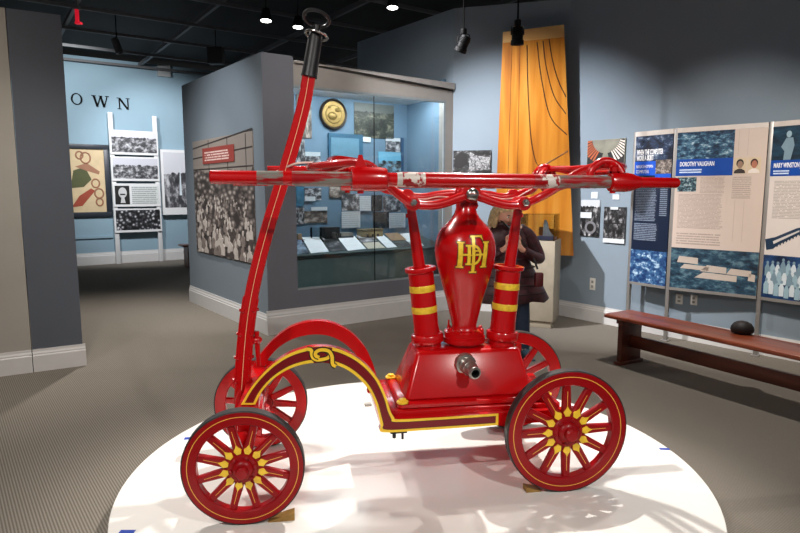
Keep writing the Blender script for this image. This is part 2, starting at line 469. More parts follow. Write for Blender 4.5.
# mural wall and the pillar of the case
wall('wall_mural', P_mural, 0, P_mural.len, 0, LO, MURALW, 0.14)
baseboard('baseboard_mural', P_mural, 0, P_mural.len + 0.022, 0.23)
up_ = P_case.hit(296, 200)[0]                       # pillar's right edge
ug1 = P_case.hit(445, 200)[0]                        # right edge of the glass
ztop = P_case.hit(370, 93)[1]; zbot = P_case.hit(370, 291)[1]
ztop, zbot = 2.74, 0.47
wall('wall_case_pillar', P_case, 0, up_, 0, LO, PILLAR, 0.14)
wall('wall_case_header', P_case, up_, P_case.len, ztop, LO - 0.07, FRAMEM, 0.14, z1b=2.865)
wall('trim_4', P_case, up_, P_case.len, LO - 0.07, LO - 0.045, plain('case_top_moulding', C(176, 172, 168), 0.35, 0.2), 0.20, 0.03, z1b=2.89)
wall('wall_case_sill', P_case, up_, P_case.len, 0, zbot, PILLAR, 0.14)
wall('wall_case_jamb', P_case, ug1, P_case.len, zbot, ztop, FRAMEM, 0.14)
baseboard('baseboard_case', P_case, -0.022, P_case.len - 0.0, 0.27)
# the inside of the case
DEP = 0.95
def lining(name, u0, u1, o0, o1, z0, z1, mat):
    m = MB(); q = [P_case.at(u0, z0, -o0), P_case.at(u1, z0, -o0), P_case.at(u1, z0, -o1), P_case.at(u0, z0, -o1)]
    m.hexa(q, [p + Vector((0, 0, z1 - z0)) for p in q]); return struct(m.build(name, mat))
lining('wall_case_back', up_ - 0.05, P_case.len, DEP, DEP + 0.05, 0, LO, CASEB)
lining('wall_case_left', up_ - 0.05, up_, 0.14, DEP, 0, LO, CASEB)
lining('wall_case_right', P_case.len - 0.06, P_case.len - 0.01, 0.14, DEP, 0, LO, CASEB)
lining('ceiling_case', up_, P_case.len - 0.06, 0.14, DEP, ztop + 0.06, ztop + 0.10, WHITEP)
m = MB()
q = [P_case.at(u, 0, -o) for u, o in ((up_ + 0.1, 0.24), (P_case.len - 0.2, 0.24), (P_case.len - 0.2, 0.34), (up_ + 0.1, 0.34))]
m.hexa([p + Vector((0, 0, ztop + 0.03)) for p in q], [p + Vector((0, 0, ztop + 0.055)) for p in q])
tag(m.build('strip_light', emit('case_tube_light', (0.95, 0.98, 1, 1), 48.0)), 'long white tube light under the ceiling of the glass display case', 'light')
# glass of the case: two panes that meet in a thin dark joint
uj = P_case.hit(376, 200)[0]
for k, (a, b) in enumerate(((up_, uj - 0.003), (uj + 0.003, ug1))):
    m = MB(); q = [P_case.at(a, zbot, -0.03), P_case.at(b, zbot, -0.03), P_case.at(b, zbot, -0.04), P_case.at(a, zbot, -0.04)]
    m.hexa(q, [p + Vector((0, 0, ztop - zbot)) for p in q]); struct(m.build('window_%d' % (k + 1), GLASS))
m = MB(); q = [P_case.at(uj - 0.003, zbot, -0.03), P_case.at(uj + 0.003, zbot, -0.03), P_case.at(uj + 0.003, zbot, -0.04), P_case.at(uj - 0.003, zbot, -0.04)]
m.hexa(q, [p + Vector((0, 0, ztop - zbot)) for p in q]); struct(m.build('trim_1', CORD))
m = MB()
for (a, b, z0, z1) in ((up_, ug1, zbot, zbot + 0.022), (up_, ug1, ztop - 0.03, ztop), (ug1 - 0.03, ug1, zbot + 0.022, ztop - 0.03)):
    q = [P_case.at(a, z0, -0.0), P_case.at(b, z0, -0.0), P_case.at(b, z0, -0.025), P_case.at(a, z0, -0.025)]
    m.hexa(q, [p + Vector((0, 0, z1 - z0)) for p in q])
struct(m.build('trim_2', plain('glazing_bead', C(150, 160, 164), 0.4, 0.3)))
# far hall
wall('wall_hall', P_hall, 0, P_hall.len, 0, 4.35, HALLW)
baseboard('baseboard_hall', P_hall, 0, P_hall.len, 0.26)
# near left wall: charcoal end and beige panelled part
u_split = P_near.len - (Vector(L1) - Vector(L0)).length
wall('wall_near_left', P_near, u_split, P_near.len, 0, LO + 0.05, NEARW, 0.3)
wall('wall_near_left_beige', P_near, 0, u_split - 0.006, 0, LO + 0.05, BEIGEW, 0.3)
baseboard('baseboard_near_left', P_near, u_split, P_near.len + 0.022, 0.2)
baseboard('baseboard_near_left_beige', P_near, 0, u_split - 0.006, 0.2)
# ceiling grid of dark channels
def beam(name, a, b, z, w=0.05, h=0.06, mat=None):
    a = Vector((a[0], a[1], z)); b = Vector((b[0], b[1], z)); d = (b - a).normalized(); s = Vector((-d.y, d.x, 0)) * w / 2
    m = MB(); q = [a - s, b - s, b + s, a + s]
    m.hexa(q, [p + Vector((0, 0, h)) for p in q]); return struct(m.build(name, mat or BEAMM))
V = Vector((-P_case.d.y, P_case.d.x)); U = Vector((P_case.d.x, P_case.d.y))
k = 1
for i in range(-4, 5):                               # along U
    c = Vector((-2.5, 9.0)) + V * (i * 1.35)
    beam('trim_%d' % (10 + k), c - U * 6.5, c + U * 4.5, 4.2, 0.035, 0.05); k += 1
for i in range(-3, 4):
    c = Vector((-2.5, 9.0)) + U * (i * 1.7)
    beam('trim_%d' % (10 + k), c - V * 5.5, c + V * 6.0, 4.26, 0.05, 0.07); k += 1

# ================================================================== PLATFORM
HP = 0.13
m = MB(); m.lathe([(1.470, 0), (1.470, HP - 0.02), (1.482, HP - 0.016), (1.482, HP - 0.003), (1.479, HP)], 128)
tag(m.build('display_platform', WHITE, smooth=30, loc=(0.076, 3.083, 0)), 'round low white display platform under the red hand pumper', 'platform')
def tape(px, py, w, d, rz, label):
    p = onz(px, py, HP); m = MB(); m.box(-w / 2, w / 2, -d / 2, d / 2, 0.0003, 0.0012)
    tag(m.build('tape_strip', TAPE, loc=p, rot=(0, 0, rz), smooth=0), label, 'tape', 'blue tape marks on the platform')
tape(187, 438.5, 0.032, 0.034, 0.2, 'small blue tape mark left of the front wheel near the platform rim')
tape(664.5, 449, 0.055, 0.026, -0.1, 'thin blue tape mark on the platform right of the rear wheel')
tape(127, 532, 0.065, 0.03, 0.0, 'blue tape mark at the left front edge of the white platform')
p = onz(368, 405.5, HP); m = MB(); m.box(-0.022, 0.022, -0.02, 0.02, 0.0003, 0.016)
tag(m.build('floor_socket', plain('grey_socket', C(172, 166, 158), 0.5), loc=p, smooth=0, rot=(0, 0, 0.2)), 'small grey block on the white platform behind the arched side rail', 'block')

# ================================================================== HAND PUMPER
TH = radians(9.0)
OW = Vector((0.344, 3.128, HP))
pump = thing('hand_pumper', 'antique red hand-pumped fire engine with yellow trim on the round white platform', 'fire engine', OW, TH)
def bez(pts, n=8):
    """Catmull-Rom through points"""
    P = [Vector(p) for p in pts]; P = [P[0] * 2 - P[1]] + P + [P[-1] * 2 - P[-2]]
    out = []
    for i in range(1, len(P) - 2):
        for k in range(n):
            t = k / n; a, b, c, d = P[i - 1], P[i], P[i + 1], P[i + 2]
            out.append(0.5 * ((2 * b) + (c - a) * t + (2 * a - 5 * b + 4 * c - d) * t * t + (3 * b - a - 3 * c + d) * t ** 3))
    out.append(P[-2]); return out

# ---- wheels. Local: disc in the XZ plane, outer face towards -Y
def wheel(R, loc, rz, spin, label=None):
    e = MB(); w = 0.049                               # rim
    ri = R * 0.755; ro = R - 0.006; y0, y1 = 0.0, w
    ring = lambda r, y: [Vector((r * cos(2 * pi * k / 72), y, r * sin(2 * pi * k / 72))) for k in range(72)]
    rs = [(ri, y1 - 0.006), (ri, 0.006), (ri + 0.005, 0.0), (R * 0.892, 0.0), (R * 0.904, 0.0), (ro, 0.0), (ro, y1), (ri + 0.005, y1), (ri, y1 - 0.006)]
    mi = [0, 0, 0, 1, 0, 2, 2, 2]
    e.quadgrid([ring(*q) for q in rs], lambda i, j: mi[i], close_u=True)
    root = e.build('wheel', [CRIM, plain('pinstripe_pale_gold', C(236, 176, 70), 0.4), RED], pump)
    root.location = loc; root.rotation_euler = (rz[1], 0, rz[0])
    if label: root['label'] = label
    t = MB(); rs = [(ro, -0.001), (R, 0.002), (R, y1 - 0.002), (ro, y1 + 0.001)]
    t.quadgrid([ring(*q) for q in rs], 0, close_u=True); t.build('tyre', TYRE, root)
    rh = R * 0.248
    for k in range(12):
        a = spin + 2 * pi * k / 12; s = MB()
        M = Matrix.Rotation(-a, 4, 'Y')
        # tapered spoke along +X with a gold line and a pointed gold petal
        x0, x1 = rh * 0.6, ri + 0.004; h0, h1 = R * 0.082, R * 0.06
        rows = []
        for f in (0, 0.42, 0.6, 0.82, 1.0):
            x = x0 + (x1 - x0) * f; h = h0 + (h1 - h0) * f; q = 0.010; c = 0.25 * h
            rows.append([Vector((x, yy, zz)) for yy, zz in ((q, h - c), (q, c * 0.28), (q, -c * 0.28), (q, -h + c), (q + 0.006, -h), (w - q - 0.006, -h), (w - q, -h + c), (w - q, h - c), (w - q - 0.006, h), (q + 0.006, h))])
        s.quadgrid(rows, lambda i, j: 1 if (j == 1 and i in (1, 2)) else (2 if 5 <= j <= 7 else 0), close_u=True)
        pet = [(R * 0.25, R * 0.034), (R * 0.28, R * 0.046), (R * 0.315, R * 0.066), (R * 0.335, R * 0.058), (R * 0.365, R * 0.028), (R * 0.42, 0), (R * 0.365, -R * 0.028), (R * 0.335, -R * 0.058), (R * 0.315, -R * 0.066), (R * 0.28, -R * 0.046), (R * 0.25, -R * 0.034)]
        s.prism(pet, 0.0065, 0.0105, 3)
        s.xform(M); s.build('spoke', [CRIM, plain('pinstripe_pale_gold', C(236, 176, 70), 0.4), RED, GOLD], root)
    h = MB()
    h.lathe([(rh, -w - 0.02), (rh, -0.004), (rh * 0.92, 0.003), (rh * 0.72, 0.004), (rh * 0.66, 0.014), (rh * 0.5, 0.024), (rh * 0.42, 0.025), (rh * 0.42, 0.046), (rh * 0.34, 0.052), (0.004, 0.053)], 32, axis_y(0, 0, 0))
    for k in range(6):
        a = 2 * pi * k / 6 + 0.2
        h.lathe([(0.009, 0), (0.009, 0.010), (0.005, 0.013)], 6, axis_y(cos(a) * rh * 0.82, 0, sin(a) * rh * 0.82))
    h.build('hub', CRIM, root)
    return root
RF, RR = 0.262, 0.306
wheel(RF + 0.003, (-1.112, -0.460, RF + 0.0045), (-0.04, 0.035), 0.26, 'crimson front wheel with gold petals, nearest the viewer at left')
wheel(RR, (0.414, -0.390, RR), (0.0, 0), 0.02, 'crimson rear wheel with gold petals, nearest the viewer at right')
wheel(RF, (-1.090, 0.42, RF), (pi - 0.04, 0), 0.1)
wheel(RR, (0.438, 0.47, RR), (pi, 0), 0.1)
# axles
m = MB(); m.tube([(-1.128, -0.40, RF), (-1.128, 0.40, RF)], 0.022, 12); m.box(-1.165, -1.091, -0.33, 0.33, RF - 0.03, RF + 0.045); m.build('front_axle', RED, pump)
m = MB(); m.tube([(0.409, -0.345, RR), (0.409, 0.40, RR)], 0.022, 12); m.box(0.37, 0.448, -0.30, 0.33, RR - 0.025, RR + 0.05); m.build('rear_axle', RED, pump)
# turntable over the front axle
m = MB(); m.lathe([(0.11, RF + 0.045), (0.11, RF + 0.075), (0.09, RF + 0.08), (0.09, RF + 0.115)], 40, Matrix.Translation((-1.11, 0, 0)))
m.box(-1.15, -1.04, -0.29, 0.29, RF + 0.105, 0.47); m.box(-1.13, -1.05, -0.29, 0.29, 0.47, 0.515)
m.build('front_bolster', RED, pump, bevel=0.004)

# ---- arched side rails
OUT = [(-1.130, 0.500), (-1.085, 0.574), (-1.028, 0.641), (-0.966, 0.695), (-0.905, 0.730), (-0.832, 0.752), (-0.761, 0.757), (-0.692, 0.745), (-0.616, 0.708), (-0.554, 0.657), (-0.500, 0.588), (-0.462, 0.501), (-0.442, 0.431), (-0.425, 0.398), (-0.400, 0.386), (-0.199, 0.384), (0.092, 0.386)]
INN = [(-1.066, 0.497), (-1.035, 0.556), (-0.984, 0.612), (-0.925, 0.650), (-0.872, 0.670), (-0.815, 0.680), (-0.757, 0.680), (-0.700, 0.668), (-0.640, 0.638), (-0.588, 0.594), (-0.545, 0.540), (-0.514, 0.472), (-0.500, 0.418), (-0.489, 0.360), (-0.475, 0.326), (-0.270, 0.324), (0.092, 0.326)]
def refine(L, n=5):
    q = [Vector((a, 0, b)) for a, b in L]
    return [(p.x, p.z) for p in bez(q, n)]
# the corner at the foot of the arch stays sharp: smooth the arch, keep the sill straight
def railcurve(L): return refine(L[:14], 5) + refine(L[13:], 5)[1:]
def rail(y_face, y_back, decorated):
    o = railcurve(OUT); i_ = railcurve(INN); r = MB()
    fr = [0, 0.20, 0.235, 0.765, 0.80, 1.0]
    rows = []
    for a, b in zip(o, i_):
        a = Vector((a[0], 0, a[1])); b = Vector((b[0], 0, b[1]))
        row = [Vector((p.x, y_face, p.z)) for p in (a.lerp(b, f) for f in fr)] + [Vector((b.x, y_back, b.z)), Vector((a.x, y_back, a.z))]
        rows.append(row)
    if decorated:
        def between(a, b, f): return [p.lerp(q_, f) for p, q_ in zip(a, b)]
        rows.insert(1, between(rows[0], rows[1], 0.6)); rows.insert(-1, between(rows[-1], rows[-2], 0.2))
    colr = [1, 3, 2, 3, 1, 0, 0, 0] if decorated else [0] * 8
    nrow = len(rows)
    def mi(i, j):
        if decorated and j in (1, 2, 3) and (i < 1 or i > nrow - 3): return 1
        return colr[j]
    vr = r.quadgrid(rows, mi, close_u=True); r.face(vr[0], 0); r.face(vr[-1][::-1], 0)
    # continuation of the sill back over the rear axle
    r.box(0.092, 0.50, min(y_face, y_back) + 0.002, max(y_face, y_back) - 0.002, 0.326, 0.386, 0)
    if decorated:                                    # the interlaced knot at the crown
        yk = y_face - 0.0015
        r.prism([(-0.806, 0.755), (-0.757, 0.757), (-0.712, 0.749), (-0.717, 0.673), (-0.757, 0.681), (-0.798, 0.680)], yk, yk + 0.0012, 2)
        def band(pts, w, yy, mi_):
            pts = [(-0.757 + (a + 0.757) * 0.66, b) for a, b in pts]
            P = bez([Vector((a, 0, b)) for a, b in pts], 6); rows = []
            for k, p in enumerate(P):
                t = (P[min(k + 1, len(P) - 1)] - P[max(k - 1, 0)]).normalized(); n_ = Vector((-t.z, 0, t.x)) * w / 2
                rows.append([Vector((p.x + n_.x, yy, p.z + n_.z)), Vector((p.x - n_.x, yy, p.z - n_.z))])
            r.quadgrid(rows, mi_)
        k1 = [(-0.865, 0.748), (-0.835, 0.742), (-0.828, 0.712), (-0.80, 0.696), (-0.75, 0.697), (-0.715, 0.705), (-0.708, 0.722), (-0.735, 0.738)]
        k2 = [(-0.665, 0.660), (-0.688, 0.672), (-0.692, 0.710), (-0.715, 0.735), (-0.765, 0.742), (-0.80, 0.733), (-0.805, 0.716), (-0.78, 0.706)]
        for w, yy, c in ((0.026, yk - 0.0005, 3), (0.016, yk - 0.001, 1)): band(k1, w, yy, c)
        for w, yy, c in ((0.026, yk - 0.0015, 3), (0.016, yk - 0.002, 1)): band(k2, w, yy, c)
    o_ = r.build('side_rail', [RED, GOLD, MAROON, BLACKLINE], pump, smooth=25)
    if decorated: o_['label'] = 'arched rail with maroon panel, yellow borders and knot'
rail(-0.30, -0.255, True)
rail(0.30, 0.255, False)
# cross bars between the rails, small hanger under the near sill
for x in (-0.455, 0.06):
    m = MB(); m.box(x - 0.03, x + 0.03, -0.254, 0.254, 0.335, 0.375); m.build('cross_bar', RED, pump, bevel=0.003)
m = MB(); m.box(-0.44, -0.36, -0.292, -0.262, 0.312, 0.325); m.lathe([(0.009, 0.285), (0.009, 0.325)], 8, Matrix.Translation((-0.42, -0.275, 0))); m.lathe([(0.006, 0.278), (0.006, 0.325)], 8, Matrix.Translation((-0.38, -0.278, 0)))
m.build('hanger_bolt', BLACKP, pump)
# deck and pump box
m = MB(); m.box(-0.43, 0.43, -0.256, 0.256, 0.376, 0.408); m.build('deck', RED, pump, bevel=0.006)
m = MB()
m.box(-0.395, 0.395, -0.235, 0.235, 0.408, 0.436)
def slab(a, b):
    (x0, x1, y0, y1, z), (X0, X1, Y0, Y1, Z) = a, b
    m.hexa([(x0, y0, z), (x1, y0, z), (x1, y1, z), (x0, y1, z)], [(X0, Y0, Z), (X1, Y0, Z), (X1, Y1, Z), (X0, Y1, Z)])
slab((-0.355, 0.315, -0.205, 0.205, 0.436), (-0.278, 0.262, -0.115, 0.115, 0.662))
m.build('pump_box', RED, pump, bevel=0.022, bseg=3)
for x, y in ((-0.37, -0.215), (-0.37, 0.19), (0.37, -0.215), (0.37, 0.19)):
    m = MB(); m.lathe([(0.030, 0), (0.030, 0.008), (0.018, 0.009), (0.018, 0.020), (0.012, 0.022)], 8, Matrix.Translation((x, y, 0.436))); m.build('anchor_bolt', GOLD, pump)
# air chamber
prof = [(0.085, 0.655), (0.085, 0.675), (0.112, 0.679), (0.112, 0.708), (0.106, 0.712), (0.106, 0.736), (0.098, 0.740), (0.074, 0.744), (0.066, 0.755), (0.066, 0.77), (0.074, 0.805), (0.084, 0.845), (0.097, 0.90), (0.110, 0.945), (0.124, 0.99), (0.140, 1.045), (0.154, 1.10), (0.1605, 1.145), (0.161, 1.178), (0.156, 1.212), (0.143, 1.247), (0.123, 1.278), (0.098, 1.303), (0.078, 1.324), (0.062, 1.348), (0.052, 1.378), (0.048, 1.41)]
zs = [(z, r) for r, z in prof[9:]]
def Rz(z):
    for (z0, r0), (z1, r1) in zip(zs, zs[1:]):
        if z0 <= z <= z1: return r0 + (r1 - r0) * (z - z0) / (z1 - z0)
    return 0.05
m = MB(); m.lathe([(r_ * 0.985, z_) for r_, z_ in prof], 48, Matrix.Translation((-0.006, 0, 0)))
for k in range(8):
    a = 2 * pi * k / 8 + 0.2; m.lathe([(0.011, 0.734), (0.011, 0.752), (0.006, 0.755)], 6, Matrix.Translation((cos(a) * 0.09, sin(a) * 0.09, 0)))
m.lathe([(0.005, 0.70), (0.005, 0.79), (0.003, 0.792)], 8, Matrix.Translation((-0.085, 0.02, 0)))
chamber = m.build('air_chamber', RED, pump, smooth=40)
# gold monogram laid on the chamber
def onb(x, z, d=0.0015):
    x = XC - 0.011 + (x - XC) * 0.93; z = 1.215 + (z - 1.222) * 0.86
    r = Rz(z) * 0.985 + d; return Vector((x - 0.006, -sqrt(max(r * r - x * x, 1e-6)), z))
m = MB()
def stroke(a, b, w0, w1=None, mi=0, d=0.0015, n=8):
    w1 = w0 if w1 is None else w1
    a = Vector(a); b = Vector(b); t = (b - a).normalized(); nrm = Vector((-t.y, t.x)); rows = []
    for k in range(n + 1):
        f = k / n; p = a.lerp(b, f); w = (w0 + (w1 - w0) * f) / 2
        rows.append([onb(*(p + nrm * w * s_), d) for s_ in (-1, -0.3, 0.3, 1)])
    m.quadgrid(rows, mi)
def arc(cx, cz, rx, rz, a0, a1, w, mi=0, d=0.0015, n=18):
    rows = []
    for k in range(n + 1):
        a = a0 + (a1 - a0) * k / n
        rows.append([onb(cx + (rx + w * s_) * cos(a), cz + (rz + w * s_) * sin(a), d) for s_ in (-0.5, 0, 0.5)])
    m.quadgrid(rows, mi)
XC = 0.006
for e_, mi_, d_ in ((0.005, 1, 0.0012), (0.0, 0, 0.0022)):
    g = 2 * e_
    stroke((XC - 0.064, 1.075 - e_), (XC - 0.060, 1.222 + e_), 0.024 + g, None, mi_, d_)          # H, left stem
    stroke((XC + 0.066, 1.075 - e_), (XC + 0.080, 1.222 + e_), 0.024 + g, None, mi_, d_)          # H, right stem
    for x, z in ((-0.064, 1.077), (-0.060, 1.220), (0.066, 1.077), (0.080, 1.220)): stroke((XC + x - 0.019 - e_, z), (XC + x + 0.019 + e_, z), 0.009 + g, None, mi_, d_ + 0.0003)
    stroke((XC - 0.060, 1.150), (XC + 0.072, 1.150), 0.011 + g, None, mi_, d_ + 0.0002)            # H, bar
    stroke((XC - 0.018, 1.092 - e_), (XC - 0.018, 1.205 + e_), 0.017 + g, None, mi_, d_ + 0.0006)   # D, stem
    stroke((XC - 0.036 - e_, 1.095), (XC + 0.004, 1.095), 0.010 + g, None, mi_, d_ + 0.0006)
    stroke((XC - 0.036 - e_, 1.202), (XC + 0.004, 1.202), 0.010 + g, None, mi_, d_ + 0.0006)
    arc(XC + 0.002, 1.1485, 0.042, 0.0535, -pi / 2, pi / 2, 0.014 + g, mi_, d_ + 0.0006)
    stroke((XC + 0.006, 1.045 - e_), (XC + 0.006, 1.258 + e_), 0.017 + g, None, mi_, d_ + 0.0012)   # F, stem
    stroke((XC - 0.014 - e_, 1.047), (XC + 0.026 + e_, 1.047), 0.009 + g, None, mi_, d_ + 0.0012)
    stroke((XC - 0.010 - e_, 1.254), (XC + 0.056 + e_, 1.256), 0.010 + g, None, mi_, d_ + 0.0012)
    stroke((XC + 0.050, 1.256), (XC + 0.060, 1.232 - e_), 0.012 + g, 0.004 + g, mi_, d_ + 0.0012)
    stroke((XC + 0.006, 1.172), (XC + 0.036, 1.172), 0.009 + g, None, mi_, d_ + 0.0012)
m.build('monogram', [GOLDLEAF, plain('monogram_outline_paint', C(96, 30, 10), 0.4)], chamber, smooth=60)  # dark painted outline behind the gold letters
# pivot yoke over the chamber
m = MB()
for y in (-0.045, 0.02):
    m.prism([(-0.05, 1.385), (0.05, 1.385), (0.040, 1.43), (0.042, 1.462), (0.030, 1.492), (0, 1.503), (-0.030, 1.492), (-0.042, 1.462), (-0.040, 1.43)], y, y + 0.025)
m.box(-0.045, 0.045, -0.045, 0.045, 1.375, 1.41)
m.build('pivot_yoke', RED, pump, bevel=0.004)
m = MB(); m.tube([(0, -0.10, 1.455), (0, 0.10, 1.455)], 0.02, 16)
m.lathe([(0.033, 0), (0.034, 0.008), (0.030, 0.018), (0.020, 0.026), (0.006, 0.029)], 24, axis_y(0, -0.098, 1.447)); m.build('pivot_bolt', STEEL, pump)

# ---- pump cylinders with rods
def cyl(sx):
    top = Vector(((-0.243 if sx < 0 else 0.232), 0, 1.078)); bot = Vector((0.199 * sx, 0, 0.658)); ax = top - bot; L = ax.length
    M = Matrix.Translation(bot) @ Vector((0, 0, 1)).rotation_difference(ax.normalized()).to_matrix().to_4x4()
    m = MB(); m.lathe([(0.070, 0), (0.070, 0.022), (0.083, 0.026), (0.085, 0.032), (0.085, 0.060), (0.081, 0.068), (0.068, 0.072), (0.066, 0.10), (0.066, L - 0.03), (0.070, L - 0.026), (0.080, L - 0.022), (0.082, L - 0.012), (0.080, L - 0.003), (0.066, L), (0.057, L - 0.002), (0.055, L - 0.05), (0.0, L - 0.05)], 40, M)
    c = m.build('pump_cylinder', RED, pump)
    for a in (0.185, 0.295):
        m = MB(); m.lathe([(0.0663, a), (0.0672, a + 0.002), (0.0672, a + 0.032), (0.0663, a + 0.034)], 40, M, caps=False); m.build('yellow_band', GOLDLEAF, c)
    pin = Vector((0.276 if sx > 0 else -0.297, -0.01, 1.402)); foot = top - ax.normalized() * 0.10
    m = MB(); P = [pin.lerp(foot, f) for f in (0, 0.1, 0.2, 0.35, 0.6, 1)]
    m.tube(P, [0.022, 0.023, 0.024, 0.027, 0.030, 0.032], 16)
    m.lathe([(0.030, -0.035), (0.034, -0.03), (0.034, 0.03), (0.030, 0.035)], 20, axis_y(pin.x, pin.y, pin.z)); m.tube([pin + Vector((0, 0, -0.03)).lerp(Vector((0, 0, -0.05)), f) + (foot - pin) * 0.05 for f in (0, 1)], 0.027, 12)
    m.build('piston_rod', RED, pump)
    m = MB(); m.lathe([(0.019, 0), (0.019, 0.012), (0.013, 0.018)], 6, axis_y(pin.x, -0.105, pin.z + 0.006)); m.lathe([(0.008, 0.012), (0.008, 0.024)], 10, axis_y(pin.x, -0.105, pin.z + 0.006)); m.tube([(pin.x, -0.105, pin.z), (pin.x, 0.10, pin.z)], 0.011, 10)
    m.build('rod_pin', STEEL, pump)
cyl(-1); cyl(1)

# ---- rocker: a pair of curved straps, bows across their ends, clamps for the poles
YP = 0.40
def strap(sy):
    m = MB()
    for sx in (-1, 1):
        k_ = 0.038 if sy > 0 else 0.0; px_ = 0.276 if sx > 0 else 0.297
        P = bez([(0.0, sy * 0.078, 1.452), (0.06 * sx, sy * 0.078, 1.432 + k_ * 0.5), (0.14 * sx, sy * 0.078, 1.405 + k_), (0.21 * sx, sy * 0.078, 1.394 + k_), (px_ * sx, sy * 0.082, 1.402 + k_), (0.35 * sx, sy * 0.10, 1.432 + k_ * 0.7), (0.42 * sx, sy * 0.15, 1.482), (0.48 * sx, sy * 0.22, 1.545), (0.53 * sx, sy * 0.29, 1.577), (0.575 * sx, sy * 0.36, 1.585), (0.60 * sx, sy * 0.40, 1.57)], 6)
        n = len(P); m.tube(P, [0.024 - 0.006 * k / n for k in range(n)], 12, squash=0.75)
        m.lathe([(0.034, -0.014), (0.036, -0.010), (0.036, 0.010), (0.034, 0.014)], 20, axis_y(px_ * sx, sy * 0.082, 1.402 + k_))
    m.lathe([(0.046, -0.016), (0.048, -0.012), (0.048, 0.012), (0.046, 0.016)], 24, axis_y(0, sy * 0.078, 1.455))
    return m.build('rocker_strap', RED, pump)
strap(-1); strap(1)
for sy in (1,):                                        # pale line along the upper edge of each strap
    m = MB()
    for sx in (-1, 1):
        k_ = 0.03 if sy > 0 else 0.0; zo = -0.012 if sy > 0 else 0.0
        P = bez([(0.06 * sx, sy * 0.078 - 0.02, 1.444 + zo), (0.14 * sx, sy * 0.078 - 0.02, 1.418 + k_ + zo), (0.21 * sx, sy * 0.078 - 0.02, 1.406 + k_ + zo), (0.285 * sx, sy * 0.082 - 0.02, 1.414 + k_ + zo), (0.35 * sx, sy * 0.10 - 0.02, 1.443 + k_ + zo), (0.41 * sx, sy * 0.15 - 0.02, 1.495 + zo)], 6)
        m.tube(P, 0.0035, 6)
    m.build('strap_line', plain('pale_line_paint', C(232, 196, 186), 0.4), pump)
for sx in (-1, 1):
    for zt, xo, r in ((1.612 if sx < 0 else 1.59, 0.70, 0.016), (1.583, 0.80, 0.017), (1.562, 0.74, 0.014)):
        m = MB(); P = bez([(0.585 * sx, -0.40, 1.57), (0.60 * sx, -0.36, 1.592), ((0.585 + (xo - 0.585) * 0.75) * sx, -0.2, zt), (xo * sx, 0, zt), ((0.585 + (xo - 0.585) * 0.75) * sx, 0.2, zt), (0.60 * sx, 0.36, 1.592), (0.585 * sx, 0.40, 1.57)], 8)
        m.tube(P, r, 10); m.build('end_bow', RED, pump)
def pole(sy, x0, x1):
    m = MB(); y = sy * YP
    q = lambda px: -1.212 + (px - 210) * 0.004543
    st = [(210, 0.025, 0), (211, 0.0295, 0), (252, 0.0295, 1), (276, 0.0295, 0), (284, 0.0295, 1), (355, 0.0295, 0), (383, 0.0295, 3), (388, 0.033, 2), (410, 0.033, 0), (520, 0.032, 2), (546, 0.031, 1), (605, 0.028, 0), (640, 0.0245, 0), (676, 0.0245, 0), (678, 0.019, 0)]
    M = Matrix.Translation((0, y, 1.512)) @ Matrix.Rotation(pi / 2 + 0.0095, 4, 'Y')
    prof = []; mats = []
    for a, b in zip(st, st[1:]):
        prof.append((a[1], q(a[0]))); mats.append(a[2])
    prof.append((st[-1][1], q(st[-1][0])))
    m.lathe(prof, 24, M, mi=lambda i: mats[min(i, len(mats) - 1)])
    o = m.build('pumping_pole', [RED, WORN, CHIP, plain('silver_band', C(206, 200, 192), 0.35, 0.3)], pump, smooth=40)
    o['label'] = 'long red pole with paint worn to grey metal'
    for xs, prof in ((-1, [(0.036, -0.625), (0.050, -0.622), (0.053, -0.61), (0.053, -0.50), (0.050, -0.49), (0.050, -0.475), (0.044, -0.47)]), (1, [(0.034, 0.565), (0.042, 0.57), (0.045, 0.585), (0.045, 0.65), (0.042, 0.67), (0.032, 0.70), (0.028, 0.715)])):
        m = MB(); m.lathe(prof, 28, M)
        xx = 0.585 * xs; hl = 1.62 if xs < 0 else 1.575
        m.prism([(xx - 0.03, 1.555), (xx + 0.03, 1.555), (xx + 0.016, hl - 0.03), (xx + 0.008, hl), (xx - 0.008, hl), (xx - 0.016, hl - 0.03)], y - 0.012, y + 0.012)
        m.lathe([(0.014, 1.455), (0.014, 1.47)], 8, Matrix.Translation((xx, y, 0)))
        m.build('pole_clamp', RED, pump, bevel=0.0)
pole(-1, 0, 0); pole(1, 0, 0)
for sy in (-1, 1):
    m = MB(); P = bez([(0.49, sy * 0.345, 1.515), (0.505, sy * 0.35, 1.565), (0.54, sy * 0.355, 1.598), (0.58, sy * 0.365, 1.602), (0.615, sy * 0.38, 1.58), (0.632, sy * 0.395, 1.545)], 6)
    m.tube(P, 0.019, 12); m.build('clamp_arch', RED, pump)
# spare socket stub on the far left end of the bow
m = MB(); m.tube([(-1.02, 0.38, 1.585), (-0.72, 0.36, 1.585)], 0.016, 12); m.tube([(-0.72, 0.36, 1.585), (-0.60, 0.38, 1.585)], [0.016, 0.02], 12); m.build('pole_stub', RED, pump)
m = MB(); P = bez([(-0.98, 0.1, 1.555), (-0.92, 0.0, 1.575), (-0.86, -0.05, 1.597), (-0.78, -0.03, 1.603)], 6); m.tube(P, 0.005, 8); m.build('strap_line', plain('pale_line_paint', C(232, 196, 186), 0.4), pump)

